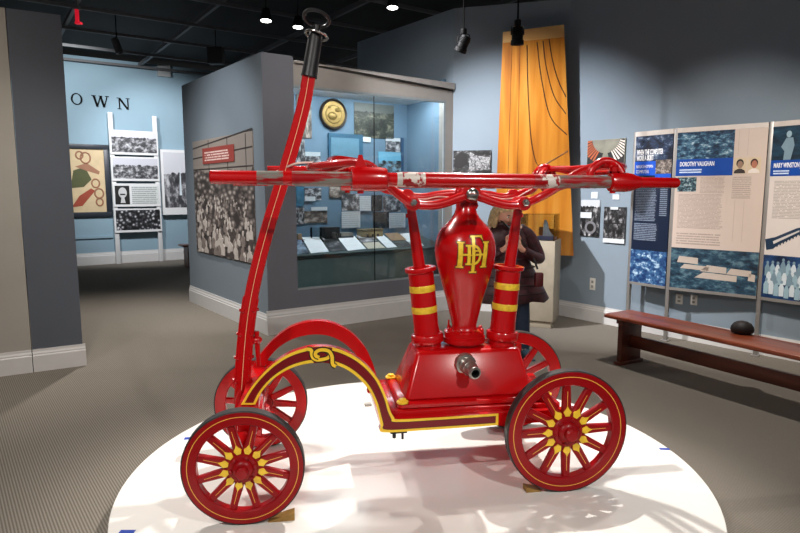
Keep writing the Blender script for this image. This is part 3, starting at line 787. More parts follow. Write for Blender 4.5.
# ---- outlet nozzle
M = Matrix.Translation((-0.036, -0.155, 0.597)) @ Matrix.Rotation(0.10, 4, 'Z') @ Matrix.Rotation(pi / 2 + 0.08, 4, 'X') @ Matrix.Diagonal((0.95, 0.95, 0.86, 1))
m = MB(); m.lathe([(0.056, -0.03), (0.056, 0.0), (0.054, 0.004), (0.044, 0.006), (0.044, 0.026), (0.038, 0.034), (0.038, 0.06), (0.040, 0.064), (0.040, 0.076), (0.036, 0.08), (0.031, 0.10), (0.031, 0.125), (0.033, 0.128), (0.033, 0.140), (0.030, 0.142), (0.029, 0.152), (0.022, 0.153), (0.021, 0.11), (0.0, 0.11)], 32, M, mi=lambda i: 1 if i >= 16 else 0)
m.build('outlet_nozzle', [DSTEEL, DARK], pump)

# ---- tongue folded upright, with black grip and rings
def tpt(px, py, y=0.0):                                # point of the upright tongue in the pumper's middle plane
    pl = Plane((OW.x - 2 * cos(TH), OW.y - 2 * sin(TH)), (OW.x, OW.y))
    u, z = pl.hit(px, py); return Vector((u - 2, y, z - HP))
TP = bez([tpt(241, 402), tpt(242.5, 380), tpt(245, 345), tpt(249, 310), tpt(256.5, 272), tpt(268, 228), tpt(282, 182), tpt(296, 135), tpt(304.5, 102), tpt(309, 76)], 6)
m = MB(); rows = []; n = len(TP)
for k, p in enumerate(TP):
    t = (TP[min(k + 1, n - 1)] - TP[max(k - 1, 0)]).normalized(); s_ = Vector((-t.z, 0, t.x)); hw = 0.035 - 0.003 * k / n; hd = 0.02
    rows.append([p + s_ * a * hw + Vector((0, b * hd, 0)) for a, b in ((1, -0.6), (0.85, -1), (0.035, -1), (-0.035, -1), (-0.85, -1), (-1, -0.6), (-1, 1), (1, 1))])
vr = m.quadgrid(rows, lambda i, j: 1 if j == 2 else 0, close_u=True); m.face(vr[0]); m.face(vr[-1][::-1])
tongue = m.build('tongue', [RED, plain('tongue_pinstripe', C(236, 196, 150), 0.4)], pump, smooth=40)
# lower iron sleeve with bolts and fork to the axle
m = MB(); LP = TP[5:21]; rows = []
for k, p in enumerate(LP):
    t = (LP[min(k + 1, len(LP) - 1)] - LP[max(k - 1, 0)]).normalized(); s_ = Vector((-t.z, 0, t.x))
    for_ = []
    rows.append([p + s_ * a * 0.039 + Vector((0, b, 0)) for a, b in ((1, -0.016), (1, 0.03), (-1, 0.03), (-1, -0.016))])
vr = m.quadgrid(rows, 0, close_u=True); m.face(vr[0]); m.face(vr[-1][::-1])
for k in (1, 5, 9, 13):
    p = LP[k]; m.lathe([(0.008, 0), (0.008, 0.010), (0.005, 0.013)], 8, axis_y(p.x - 0.028, -0.018, p.z)); m.lathe([(0.008, 0), (0.008, 0.010), (0.005, 0.013)], 8, axis_y(p.x + 0.028, -0.018, p.z))
    for s_ in (-1, 1): m.tube([p + Vector((s_ * 0.040, 0.005, 0)), p + Vector((s_ * 0.048, 0.005, 0))], 0.008, 8)
m.build('tongue_sleeve', RED, tongue)
m = MB()
for sy in (-1, 1):
    P = [TP[4] + Vector((0, sy * 0.03, 0)), Vector((-1.17, sy * 0.05, 0.42)), Vector((-1.165, sy * 0.12, 0.33)), Vector((-1.15, sy * 0.14, 0.27))]
    m.tube(bez(P, 5), 0.016, 10)
m.build('tongue_fork', RED, tongue)
m = MB()                                                # drop pin with round knob beside the sleeve
p = tpt(257, 340); m.ellipsoid(p, (0.026, 0.026, 0.022), 14, 8); m.tube([p, p + Vector((0.004, 0, -0.13))], [0.014, 0.010], 10); m.tube([p + Vector((0, 0, 0.0)), p + Vector((-0.07, 0, -0.035))], 0.012, 10); m.lathe([(0.012, 0), (0.012, 0.03)], 8, Matrix.Translation(p + Vector((0, 0, 0.015))))
m.build('drop_pin', RED, tongue)
GT, GB = tpt(316, 33), tpt(309, 77); ax = (GT - GB).normalized()
m = MB(); m.tube([GB, GB + ax * 0.02, GT - ax * 0.02, GT], [0.040, 0.037, 0.034, 0.030], 16); m.tube([GT, GT + ax * 0.035], 0.016, 12)
m.build('tongue_grip', BLACKP, tongue)
rm = Matrix.Rotation(radians(24), 3, 'Y')
for nm, c, rx, ry, rz_, tilt, rr_, mt_ in (('pull_ring', tpt(316.5, 18.5), 0.060, 0.060, 0, 0.36, 0.009, plain('dark_iron', C(70, 70, 72), 0.35, 0.7)), ('pull_ring', tpt(316.5, 35.5), 0.053, 0.053, 0, 0.14, 0.006, STEEL)):
    m = MB(); R3 = Matrix.Rotation(radians(14), 3, 'Y') @ Matrix.Rotation(-tilt, 3, 'X')
    P = [c + R3 @ Vector((rx * cos(2 * pi * k / 40), ry * sin(2 * pi * k / 40), 0)) for k in range(40)]
    m.tube(P, rr_, 10, closed=True); m.build(nm, mt_, tongue)

# ---- wooden wedges at the wheels
def wedge(wx, wy, x0, x1, d, h, label):
    p = OW + Vector((cos(TH) * wx - sin(TH) * wy, sin(TH) * wx + cos(TH) * wy, 0.0003))
    m = MB(); m.prism([(x0, 0), (x1, 0), (x1, h), (x0, 0.004)], -d / 2, d / 2)
    tag(m.build('wheel_chock', CHOCK, loc=p, rot=(0, 0, TH), smooth=0), label, 'wedge', 'wooden wheel wedges')
wedge(-1.112, -0.42, 0.10, 0.215, 0.05, 0.034, 'raw wooden wedge behind the near front wheel')
wedge(0.409, -0.345, -0.115, -0.19, 0.05, 0.026, 'raw wooden wedge at the near rear wheel')
# ================================================================== PART 2 (room contents)
def on_wall(pl, name, label, cat, xl, xr, yt, yb, off=0.0, group=None):
    """an Empty at the bottom left corner of a flat thing on a wall; returns it with its width and height"""
    u0, u1, z0, z1 = pl.rect(xl, xr, yt, yb, off)
    t = thing(name, label, cat, pl.at(u0, z0, off), pl.rot, group)
    return t, u1 - u0, z1 - z0
def sheet(name, mat, parent, x0, x1, z0, z1, y0=-0.012, y1=0.0, bevel=0):
    m = MB(); m.box(x0, x1, y0, y1, z0, z1); return m.build(name, mat, parent, smooth=0, bevel=bevel)

# ---- wooden wing panel in front of the back wall
WINGW = wood_mat('honey_veneer', C(160, 90, 18), C(198, 124, 32), C(214, 150, 60), 2.2, 'Z', 0.35, 14, 0.3)
WINGL = wood_mat('pale_veneer', C(206, 150, 80), C(222, 172, 104), C(230, 186, 122), 2.2, 'X', 0.4, 8)
SEAM = plain('veneer_seam', C(70, 34, 10), 0.5)
OFFW = 0.26
wt = thing('wing_panel', 'tall honey-coloured wooden wing panel with curved seams against the blue wall', 'wooden panel', P_back.at(0, 0, OFFW), P_back.rot)
def wp(px, py): u, z = P_back.hit(px, py, OFFW); return (u, z)
TL, TR = wp(503, 32), wp(564, 24.5); BL, BR = wp(492, 290), wp(575, 290)
zb = 0.80
def edge(a, b, z): f = (z - a[1]) / (b[1] - a[1]); return a[0] + (b[0] - a[0]) * f
m = MB(); m.prism([(edge(TL, BL, zb), zb), (edge(TR, BR, zb), zb), TR, TL], 0.0, 0.035); m.build('veneer_skin', WINGW, wt, smooth=0)
m = MB(); za, zc = wp(503, 43)[1], wp(564, 37)[1]
m.prism([(edge(TL, BL, za), za), (edge(TR, BR, zc), zc), (TR[0], TR[1]), (TL[0], TL[1])], -0.0025, 0.0); m.build('top_strip', WINGL, wt, smooth=0)
def seam(pts, r=0.006):
    m = MB(); P = bez([Vector((wp(*p)[0], -0.001, wp(*p)[1])) for p in pts], 6); m.tube(P, r, 6); m.build('seam', SEAM, wt)
seam([(549, 39), (552, 58), (558, 80), (566, 97)]); seam([(543, 41), (546, 66), (554, 96), (566, 114)])
seam([(537, 42), (541, 76), (550, 116), (567, 135)])
seam([(527, 45), (528, 90), (531, 138), (536, 162), (542, 167)]); seam([(541, 167), (553, 160), (568, 151)])
for a, b in (((512, 44), (506, 240)), ((520, 45), (516, 240))): seam([a, ((a[0] + b[0]) / 2, (a[1] + b[1]) / 2), b], 0.002)
# stand-offs and the two legs that carry it
m = MB()
for x in (edge(TL, BL, 1.2) + 0.12, edge(TR, BR, 1.2) - 0.35): m.box(x - 0.02, x + 0.02, 0.035, OFFW - 0.001, 1.2, 1.24); m.box(x - 0.02, x + 0.02, 0.035, OFFW - 0.001, 2.6, 2.64)
m.build('wall_bracket', BLACKP, wt)

# ---- photographs on the back and right walls
def wall_photo(pl, xl, xr, yt, yb, mat, label, name='wall_photograph', cat='photograph', group=None, th=0.02, off=0.001):
    u0, u1, z0, z1 = pl.rect(xl, xr, yt, yb, off)
    m = MB(); m.box(0, u1 - u0, -th, 0, 0, z1 - z0)
    o = m.build(name, [mat], smooth=0, loc=pl.at(u0, z0, off), rot=(0, 0, pl.rot))
    return tag(o, label, cat, group), u1 - u0, z1 - z0
pl_, w, h = wall_photo(P_back, 453.5, 491, 150.5, 176, photo_mat('print_plane', BWD, 5, 1.3), 'black and white photograph between the display case and the wooden wing panel')
m = MB(); m.prism([(w * 0.42, h * 0.2), (w * 0.98, h * 0.25), (w * 0.98, h * 0.72), (w * 0.6, h * 0.80), (w * 0.45, h * 0.95)], -0.0212, -0.0202); m.build('building_print', photo_mat('print_scaffold', [(0.4, C(60, 60, 62)), (0.55, C(150, 150, 152)), (0.7, C(210, 210, 212))], 12, 1.9), pl_, smooth=0)
m = MB(); m.prism([(w * 0.03, h * 0.35), (w * 0.22, h * 0.30), (w * 0.40, h * 0.5), (w * 0.36, h * 0.85), (w * 0.20, h * 0.95), (w * 0.05, h * 0.75)], -0.0208, -0.0202); m.build('dark_shape_print', plain('print_black', C(24, 22, 22), 0.5), pl_, smooth=0)
fan, w, h = wall_photo(P_right, 588, 625.5, 139.5, 174, photo_mat('print_fan_room', [(0.3, C(96, 98, 84)), (0.7, C(176, 176, 158))], 2.0, 2.0), 'photograph of a big round fan with orange and white blades on the blue wall')
m = MB(); m.box(0.004, w - 0.004, -0.0205, -0.0201, 0.004, h - 0.004); m.build('print_ground', plain('print_black', C(24, 22, 22), 0.5), fan, smooth=0)
m = MB(); FC = (w * 0.5, h * 1.02)
def clip(pts): return [(min(max(a, 0.004), w - 0.004), min(max(b, 0.004), h - 0.004)) for a, b in pts]
m.prism(clip([(FC[0] + w * 0.36 * cos(pi + pi * q / 20), FC[1] + h * 0.42 * sin(pi + pi * q / 20)) for q in range(21)]), -0.0212, -0.0206)
m.prism([(w * 0.36, h * 0.30), (w * 0.64, h * 0.30), (w * 0.55, h * 0.62), (w * 0.45, h * 0.62)], -0.0211, -0.0206)
m.build('fan_dome_print', plain('print_grey_olive', C(128, 126, 112), 0.5, 0, 0.25, 8), fan, smooth=0)
m = MB()
for k in range(22):
    a0 = pi + pi * (0.02 + 0.96 * k / 22); a1 = a0 + pi * 0.96 / 22 * 0.55
    if 8 <= k <= 13: continue
    p = [(FC[0] + w * r_ * cos(a), FC[1] + h * r_ * 1.08 * sin(a)) for r_, a in ((0.37, a0), (0.66, a0), (0.66, a1), (0.37, a1))]
    p = clip(p)
    if abs(p[0][0] - p[1][0]) + abs(p[0][1] - p[1][1]) > 0.03: m.prism(p, -0.0212, -0.0206, 0 if k < 11 else 1)
m.build('fan_blade_print', [plain('print_orange', C(188, 92, 48), 0.5), plain('print_cream', C(226, 216, 204), 0.5)], fan, smooth=0)
p1, w, h = wall_photo(P_right, 581.5, 600, 200, 236, photo_mat('print_wheel_house', BWD, 5, 3.1, 0.82, C(200, 204, 210)), 'small black and white photograph, left of the pair below the fan photograph')
sheet('white_slip', PAPER, p1, 0.0, w * 0.6, h * 0.50, h * 0.66, -0.0225, -0.0202)
m = MB(); m.lathe([(w * 0.30, 0), (w * 0.30, 0.002)], 24, axis_y(w * 0.56, -0.0202, h * 0.24)); m.build('round_print', plain('print_grey_ring', C(120, 120, 124), 0.5), p1)
m = MB(); m.lathe([(w * 0.19, 0), (w * 0.19, 0.003)], 24, axis_y(w * 0.56, -0.0202, h * 0.24)); m.build('round_print', plain('print_black', C(24, 22, 22), 0.5), p1)
p2, w, h = wall_photo(P_right, 604.5, 626, 207, 243, photo_mat('print_machines', BWD, 5.5, 4.4), 'two-part photograph with white lower edge, right of the pair below the fan photograph')
sheet('white_edge', PAPER, p2, 0.0, w, 0.0, h * 0.12, -0.0215, -0.0202); sheet('white_slip', PAPER, p2, w * 0.3, w * 0.65, h * 0.93, h, -0.0215, -0.0202)
m = MB(); m.box(0, w, -0.0212, -0.0202, h * 0.53, h * 0.56); m.build('divider', plain('print_black', C(24, 22, 22), 0.5), p2, smooth=0)
wall_photo(P_right, 591.5, 598, 192, 198.5, PAPER, 'small white caption card above the left small photograph', 'caption_card', 'card', 'caption cards under the fan photograph', 0.008)
wall_photo(P_right, 613, 619.5, 194.5, 199.5, PAPER, 'small white caption card above the right small photograph', 'caption_card', 'card', 'caption cards under the fan photograph', 0.008)
# power outlets
def outlet(pl, xl, xr, yt, yb, label):
    t, w, h = on_wall(pl, 'power_outlet', label, 'outlet', xl, xr, yt, yb, 0.0005, 'wall power outlets')
    m = MB(); m.box(0, w, -0.008, 0, 0, h); m.build('cover_plate', PLASTICW, t, bevel=0.003)
    for z in (0.3, 0.68):
        m = MB(); m.box(w * 0.3, w * 0.7, -0.010, -0.0075, h * (z - 0.11), h * (z + 0.11)); m.build('socket', plain('socket_grey', C(150, 148, 142), 0.5), t)
outlet(P_right, 590, 595.5, 278, 290, 'white power outlet low on the blue wall left of the bench')
outlet(P_right, 676, 683, 294, 304, 'white power outlet behind the middle exhibit panel, left of two')
outlet(P_right, 690.5, 697.5, 295, 305, 'white power outlet behind the middle exhibit panel, right of two')

# ---- exhibit panels on posts
NAVY = plain('panel_navy_print', C(14, 28, 52), 0.4); CREAM = plain('panel_cream_print', C(204, 186, 174), 0.5, 0, 0.01)
BRIGHTB = plain('panel_bright_blue', C(12, 70, 158), 0.4); POSTM = plain('post_grey_metal', C(150, 146, 142), 0.4, 0.4)
WHITEINK = plain('white_ink', C(240, 240, 242), 0.5)
Q1 = onz(626, 332); Q2 = onz(664.5, 341); Q3 = onz(754.5, 356)
dq = (Q2 - Q1); Q4 = Q3 + Vector((0.52, -0.74, 0))
ZP0, ZP1 = 0.56, 2.225
def ex_panel(a, b, label, posts):
    pl = Plane((a.x, a.y), (b.x, b.y)); t = thing('exhibit_panel', label, 'panel', (a.x, a.y, 0), pl.rot, 'exhibit panels along the right wall')
    w = pl.len
    for x in posts:
        m = MB(); m.box(x - 0.018, x + 0.018, 0.0, 0.036, 0.0, ZP1 + 0.005); m.box(x - 0.035, x + 0.035, -0.03, 0.06, 0.0, 0.012); m.build('post', POSTM, t, bevel=0.002)
    return t, w, pl
def inside(w, m_=0.022): return m_, w - m_
# panel A: navy
t, w, pl = ex_panel(Q1, Q2, 'narrow navy exhibit panel with white headline about computers, leftmost by the bench', (0.0,))
x0, x1 = inside(w); H_ = ZP1 - ZP0
sheet('board', NAVY, t, x0, x1, ZP0 + 0.03, ZP1 - 0.05, -0.012, 0.0); sheet('rail', POSTM, t, x0, x1, ZP0, ZP0 + 0.03, -0.014, 0.02); sheet('rail', plain('rail_cream', C(214, 204, 196), 0.4), t, x0, x1, ZP1 - 0.05, ZP1, -0.014, 0.02)
sheet('photo_print', photo_mat('print_star_room', [(0.4, C(10, 16, 34)), (0.55, C(46, 64, 96)), (0.72, C(176, 190, 206))], 5, 6.1, detail=8), t, x0, x1, 1.90, ZP1 - 0.05, -0.0135, -0.012)
sheet('blue_block', plain('panel_royal_blue', C(20, 84, 200), 0.4), t, x0, x0 + (x1 - x0) * 0.58, 1.755, 1.905, -0.0145, -0.012)
sheet('photo_print', photo_mat('print_desk', SEPIA, 4, 6.7), t, x0 + (x1 - x0) * 0.58, x1, 1.77, 1.915, -0.0145, -0.012)
sheet('blue_block', plain('panel_royal_blue', C(20, 84, 200), 0.4), t, x0 + (x1 - x0) * 0.58, x1, 1.69, 1.77, -0.0145, -0.012)
text_obj('headline', 'WHEN THE COMPUTER', 0.075, WHITEINK, t, (x0 + 0.02, -0.0145, 1.978), width=(x1 - x0) * 0.72, bold=0.002)
text_obj('headline', 'WORE A SKIRT', 0.075, WHITEINK, t, (x0 + 0.02, -0.0145, 1.917), width=(x1 - x0) * 0.47, bold=0.002)
text_obj('headline', "NASA'S HUMAN", 0.05, WHITEINK, t, (x0 + 0.02, -0.0155, 1.835), width=(x1 - x0) * 0.46)
text_obj('headline', 'COMPUTERS', 0.05, WHITEINK, t, (x0 + 0.02, -0.0155, 1.78), width=(x1 - x0) * 0.36)
for (a, b, z0, z1, n, s_) in ((0.06, 0.68, 1.27, 1.66, 22, 1), (0.74, 0.95, 1.33, 1.66, 16, 2), (0.06, 0.74, 1.06, 1.25, 10, 3)):
    sheet('text_block', text_mat('text_navy_%d' % s_, C(14, 28, 52), C(120, 132, 150), n, s_), t, x0 + (x1 - x0) * a, x0 + (x1 - x0) * b, z0, z1, -0.0132, -0.012)
sheet('photo_print', photo_mat('print_girders', [(0.42, C(16, 48, 96)), (0.55, C(60, 104, 150)), (0.62, C(190, 214, 230))], 7, 7.3), t, x0, x1, ZP0 + 0.03, 0.95, -0.0135, -0.012)
# panel B: cream
t, w, pl = ex_panel(Q2, Q3, 'wide cream exhibit panel with blue heading and two portraits, middle of three', (0.0, w * 0 + (Q3 - Q2).length))
x0, x1 = inside(w)
sheet('board', CREAM, t, x0, x1, ZP0 + 0.03, ZP1 - 0.045, -0.012, 0.0); sheet('rail', POSTM, t, x0, x1, ZP0, ZP0 + 0.03, -0.014, 0.02); sheet('rail', plain('rail_cream', C(214, 204, 196), 0.4), t, x0, x1, ZP1 - 0.045, ZP1, -0.014, 0.02)
W_ = x1 - x0; X = lambda f: x0 + W_ * f
sheet('photo_print', photo_mat('print_airfield', BLUEP, 9, 8.2, detail=7), t, x0, X(0.655), 1.91, ZP1 - 0.047, -0.0135, -0.012)
sheet('blue_block', BRIGHTB, t, x0, X(0.655), 1.742, 1.91, -0.0135, -0.012)
text_obj('headline', 'DOROTHY VAUGHAN', 0.062, WHITEINK, t, (X(0.045), -0.0145, 1.84), width=W_ * 0.40, bold=0.0015)
sheet('text_block', text_mat('text_sub_b', C(12, 70, 158), C(200, 214, 236), 2, 4, 0.25), t, X(0.045), X(0.33), 1.772, 1.82, -0.0142, -0.0135)
sheet('photo_print', photo_mat('print_office', [(0.4, C(14, 28, 34)), (0.52, C(60, 92, 104)), (0.66, C(190, 206, 206))], 6, 9.1), t, X(0.03), X(0.255), 1.585, 1.728, -0.0135, -0.012)
for k, (a, b, skin, hair, cloth) in enumerate(((0.66, 0.80, C(150, 120, 100), C(36, 28, 26), C(52, 42, 40)), (0.81, 0.95, C(172, 108, 84), C(60, 30, 24), C(228, 216, 206)))):
    pr = sheet('portrait_print', plain('portrait_sepia', C(206, 186, 156), 0.5), t, X(a), X(b), 1.757, 1.908, -0.0135, -0.012)
    cx = (X(a) + X(b)) / 2; m = MB()
    ell = lambda ex, ez, rx, rz, y, mi: m.prism([(cx + ex + rx * cos(2 * pi * q / 20), ez + rz * sin(2 * pi * q / 20)) for q in range(20)], y, y + 0.0006, mi)
    m.prism([(X(a) + 0.006, 1.760), (X(b) - 0.006, 1.760), (X(b) - 0.012, 1.785), (cx + 0.015, 1.803), (cx - 0.015, 1.803), (X(a) + 0.012, 1.785)], -0.0142, -0.0136, 2)
    ell(0, 1.855, 0.032, 0.040, -0.0146, 1); ell(0.002, 1.842, 0.024, 0.036, -0.0152, 0)
    m.build('portrait_figure', [plain('portrait_skin_%d' % k, skin, 0.5), plain('portrait_hair_%d' % k, hair, 0.5), plain('portrait_cloth_%d' % k, cloth, 0.5)], pr, smooth=0)
for (a, b, z0, z1, n, s_) in ((0.30, 0.60, 1.57, 1.735, 13, 5), (0.05, 0.61, 1.215, 1.565, 28, 6), (0.66, 0.88, 1.52, 1.735, 12, 7), (0.05, 0.62, 1.05, 1.175, 5, 8)):
    sheet('text_block', text_mat('text_cream_%d' % s_, C(204, 186, 174), C(168, 152, 142), n, s_), t, X(a), X(b), z0, z1, -0.0130, -0.012)
m = MB()
for f in (0.70, 0.80): m.box(X(f), X(f) + 0.003, -0.0127, -0.012, 1.10, 1.50); m.box(X(f), X(f) + 0.003, -0.0127, -0.012, 1.93, 2.17)
m.build('rule_line', plain('thin_grey_ink', C(176, 160, 150), 0.5), t, smooth=0)
hang = sheet('photo_print', photo_mat('print_hangars', [(0.34, C(10, 26, 40)), (0.5, C(34, 66, 86)), (0.66, C(96, 128, 140))], 9, 10.5), t, x0, x1, ZP0 + 0.03, 1.01, -0.0135, -0.012)
m = MB()
for (xa, xb, za, zb_, sk) in ((0.08, 0.33, 0.86, 0.925, 0.02), (0.12, 0.46, 0.80, 0.845, 0.05), (0.36, 0.66, 0.785, 0.85, 0.08), (0.30, 0.78, 0.715, 0.775, 0.10), (0.66, 0.93, 0.775, 0.835, 0.05), (0.90, 0.975, 0.73, 0.80, 0.01)):
    m.prism([(X(xa), za), (X(xb), za - 0.008), (X(min(xb + 0.0, 0.985)), zb_ - 0.01), (X(xa + sk), zb_)], -0.0142, -0.0136)
m.build('hangar_print', plain('print_pale_stone', C(190, 176, 164), 0.5), hang, smooth=0)
# panel C: cream, runs out of the frame
t, w, pl = ex_panel(Q3, Q4, 'cream exhibit panel with blue heading and standing woman, rightmost beside the bench', ((Q4 - Q3).length,))
x0, x1 = inside(w)
sheet('board', plain('panel_white_print', C(214, 204, 198), 0.5, 0, 0.01), t, x0, x1, ZP0 + 0.03, ZP1 - 0.045, -0.012, 0.0); sheet('rail', POSTM, t, x0, x1, ZP0, ZP0 + 0.03, -0.014, 0.02); sheet('rail', plain('rail_cream', C(214, 204, 196), 0.4), t, x0, x1, ZP1 - 0.045, ZP1, -0.014, 0.02)
W_ = x1 - x0; X = lambda f: x0 + W_ * f
pr = sheet('photo_print', photo_mat('print_workshop', [(0.4, C(12, 26, 40)), (0.6, C(28, 66, 88)), (0.75, C(70, 112, 130))], 3, 11.2), t, x0, X(0.9), 1.872, ZP1 - 0.047, -0.0135, -0.012)
m = MB(); cx, cz = X(0.16), 1.872
m.prism([(cx - 0.035, cz + 0.002), (cx + 0.025, cz + 0.002), (cx + 0.05, cz + 0.13), (cx + 0.035, cz + 0.20), (cx - 0.02, cz + 0.20), (cx - 0.06, cz + 0.12), (cx - 0.03, cz + 0.08)], -0.0142, -0.0136, 0)
m.prism([(cx + 0.022 * cos(q * pi / 8), cz + 0.232 + 0.03 * sin(q * pi / 8)) for q in range(16)], -0.0142, -0.0136, 1)
m.build('figure_print', [plain('print_mid_blue', C(120, 146, 160), 0.5), plain('print_pale_blue', C(150, 178, 190), 0.5)], pr, smooth=0)
sheet('blue_block', BRIGHTB, t, x0, X(0.9), 1.728, 1.872, -0.0135, -0.012)
text_obj('headline', 'MARY WINSTON JACKSON', 0.062, WHITEINK, t, (X(0.03), -0.0145, 1.805), width=W_ * 0.40, bold=0.0015)
sheet('text_block', text_mat('text_sub_c', C(12, 70, 158), C(200, 214, 236), 2, 9, 0.25), t, X(0.03), X(0.2), 1.745, 1.79, -0.0142, -0.0135)
sheet('text_block', text_mat('text_white_c', C(214, 204, 198), C(170, 162, 156), 26, 10), t, X(0.05), X(0.85), 1.34, 1.69, -0.0130, -0.012)
m = MB(); P = lambda f, z: (X(f), z)
m.prism([P(0.02, 1.04), P(0.09, 1.055), P(0.12, 1.085), P(0.42, 1.25), P(0.42, 1.29), P(0.30, 1.255), P(0.10, 1.165), P(0.0, 1.14)], -0.0138, -0.0121, 0)
m.prism([P(0.09, 1.10), P(0.33, 1.225), P(0.33, 1.24), P(0.08, 1.125)], -0.0145, -0.0139, 1)
for k in range(9):
    f = 0.12 + 0.03 * k; m.prism([P(f, 1.072 + 0.55 * (f - 0.12)), P(f + 0.012, 1.072 + 0.55 * (f - 0.108)), P(f + 0.012, 1.10 + 0.55 * (f - 0.12)), P(f, 1.10 + 0.55 * (f - 0.12))], -0.0138, -0.0121, 0)
m.build('tunnel_print', [plain('print_deep_blue', C(24, 50, 76), 0.5), plain('print_paper', C(206, 200, 196), 0.5)], t, smooth=0)
pr = sheet('photo_print', photo_mat('print_group', [(0.4, C(10, 30, 60)), (0.6, C(30, 70, 120))], 4, 12.5), t, x0, X(0.95), ZP0 + 0.03, 0.995, -0.0135, -0.012)
m = MB(); random.seed(4)
for row_, n_, zb_, y_ in ((2, 9, 0.79, 0.0), (1, 9, 0.70, 0.0006), (0, 8, 0.60, 0.0012)):
    for k in range(n_):
        cx = X(0.045 + 0.052 * k + 0.02 * (row_ % 2)); zz = zb_ + random.uniform(0, 0.03); hh = random.uniform(0.11, 0.13); y0_ = -0.0136 - y_
        m.prism([(cx - 0.020, zz), (cx + 0.020, zz), (cx + 0.022, zz + hh * 0.7), (cx + 0.008, zz + hh), (cx - 0.008, zz + hh), (cx - 0.022, zz + hh * 0.7)], y0_ - 0.0006, y0_, (k + row_) % 3 if row_ else k % 2)
        m.prism([(cx + 0.012 * cos(q * pi / 5), zz + hh + 0.014 + 0.016 * sin(q * pi / 5)) for q in range(10)], y0_ - 0.0006, y0_, 2)
m.build('group_print', [plain('print_pale_blue', C(150, 178, 190), 0.5), plain('print_soft_white', C(206, 216, 222), 0.5), plain('print_mid_blue', C(120, 146, 160), 0.5)], pr, smooth=0)

# ---- long bench
ba = onz(603.5, 313.5, 0.46); bb = onz(800, 356.5, 0.46); bd = (bb - ba).normalized(); brot = atan2(bd.y, bd.x)
bench = thing('bench', 'long reddish-brown wooden bench in front of the exhibit panels', 'bench', (ba.x, ba.y, 0), brot)
BL_ = 2.75; BW_ = 0.37
m = MB(); m.box(0, BL_, 0, BW_, 0.425, 0.462); m.build('seat', BENCHW, bench, bevel=0.012, bseg=3)
for x in (0.13, BL_ - 0.13 - 0.05):
    m = MB(); m.box(x, x + 0.05, 0.05, BW_ - 0.05, 0.03, 0.425); m.box(x - 0.012, x + 0.062, 0.025, BW_ - 0.025, 0.0, 0.032); m.box(x - 0.01, x + 0.06, 0.035, BW_ - 0.035, 0.385, 0.425); m.build('leg', BENCHD, bench, bevel=0.004)
m = MB(); m.box(0.18, BL_ - 0.18, BW_ / 2 - 0.018, BW_ / 2 + 0.018, 0.16, 0.27); m.build('stretcher', BENCHD, bench, bevel=0.003)
# dark rounded bag at the back edge of the seat
pb = onz(742, 333, 0.463)
m = MB(); m.lathe([(0.060, 0), (0.080, 0.008), (0.086, 0.03), (0.080, 0.055), (0.062, 0.08), (0.034, 0.095), (0.004, 0.099)], 24)
tag(m.build('bag', plain('dark_leather', C(30, 20, 17), 0.6, 0, 0.2, 20), loc=pb), 'small dark rounded bag at the back edge of the long bench', 'bag')

# ---- pedestal with vitrine and small model
pp = onz(541, 329.5)
PW, PH = 0.42, 1.02
prz = P_back.rot + radians(-8)
pp = pp + Vector((0.03, 0.30, 0))
ped = thing('pedestal', 'tall off-white pedestal between the coated person and the blue wall', 'pedestal', (pp.x, pp.y, 0), prz)
m = MB(); m.box(-PW / 2, PW / 2, -PW / 2, PW / 2, 0.08, PH); m.box(-PW / 2 + 0.02, PW / 2 - 0.02, -PW / 2 + 0.02, PW / 2 - 0.02, 0, 0.08)
m.build('plinth', plain('pedestal_paint', C(180, 168, 148), 0.5), ped, bevel=0.003)
vit = thing('vitrine', 'clear glass cover standing on the off-white pedestal', 'glass cover', (pp.x, pp.y, PH + 0.0005), prz)
m = MB(); e_ = 0.19
for (a, b, c, d) in ((-e_, e_, -e_, -e_ + 0.005), (-e_, e_, e_ - 0.005, e_), (-e_, -e_ + 0.005, -e_ + 0.005, e_ - 0.005), (e_ - 0.005, e_, -e_ + 0.005, e_ - 0.005)): m.box(a, b, c, d, 0, 0.30)
m.box(-e_, e_, -e_, e_, 0.30, 0.305); m.build('glass_hood', GLASS, vit, smooth=0)
mod = thing('rocket_model', 'small white winged model on lavender block inside the glass cover', 'model', (pp.x + 0.06, pp.y - 0.05, PH + 0.001), prz)
m = MB(); m.box(-0.10, 0.11, -0.07, 0.07, 0, 0.045); m.build('base_block', plain('lavender_plastic', C(140, 140, 190), 0.4), mod, bevel=0.006)
m = MB(); m.tube([(0.0, 0, 0.045), (-0.005, 0, 0.12), (-0.012, 0, 0.20), (-0.018, 0, 0.235)], [0.045, 0.036, 0.024, 0.006], 12); m.prism([(-0.03, 0.045), (0.09, 0.045), (0.06, 0.07), (0.015, 0.13)], -0.006, 0.006)
m.build('model_body', plain('model_white', C(226, 230, 240), 0.4), mod)

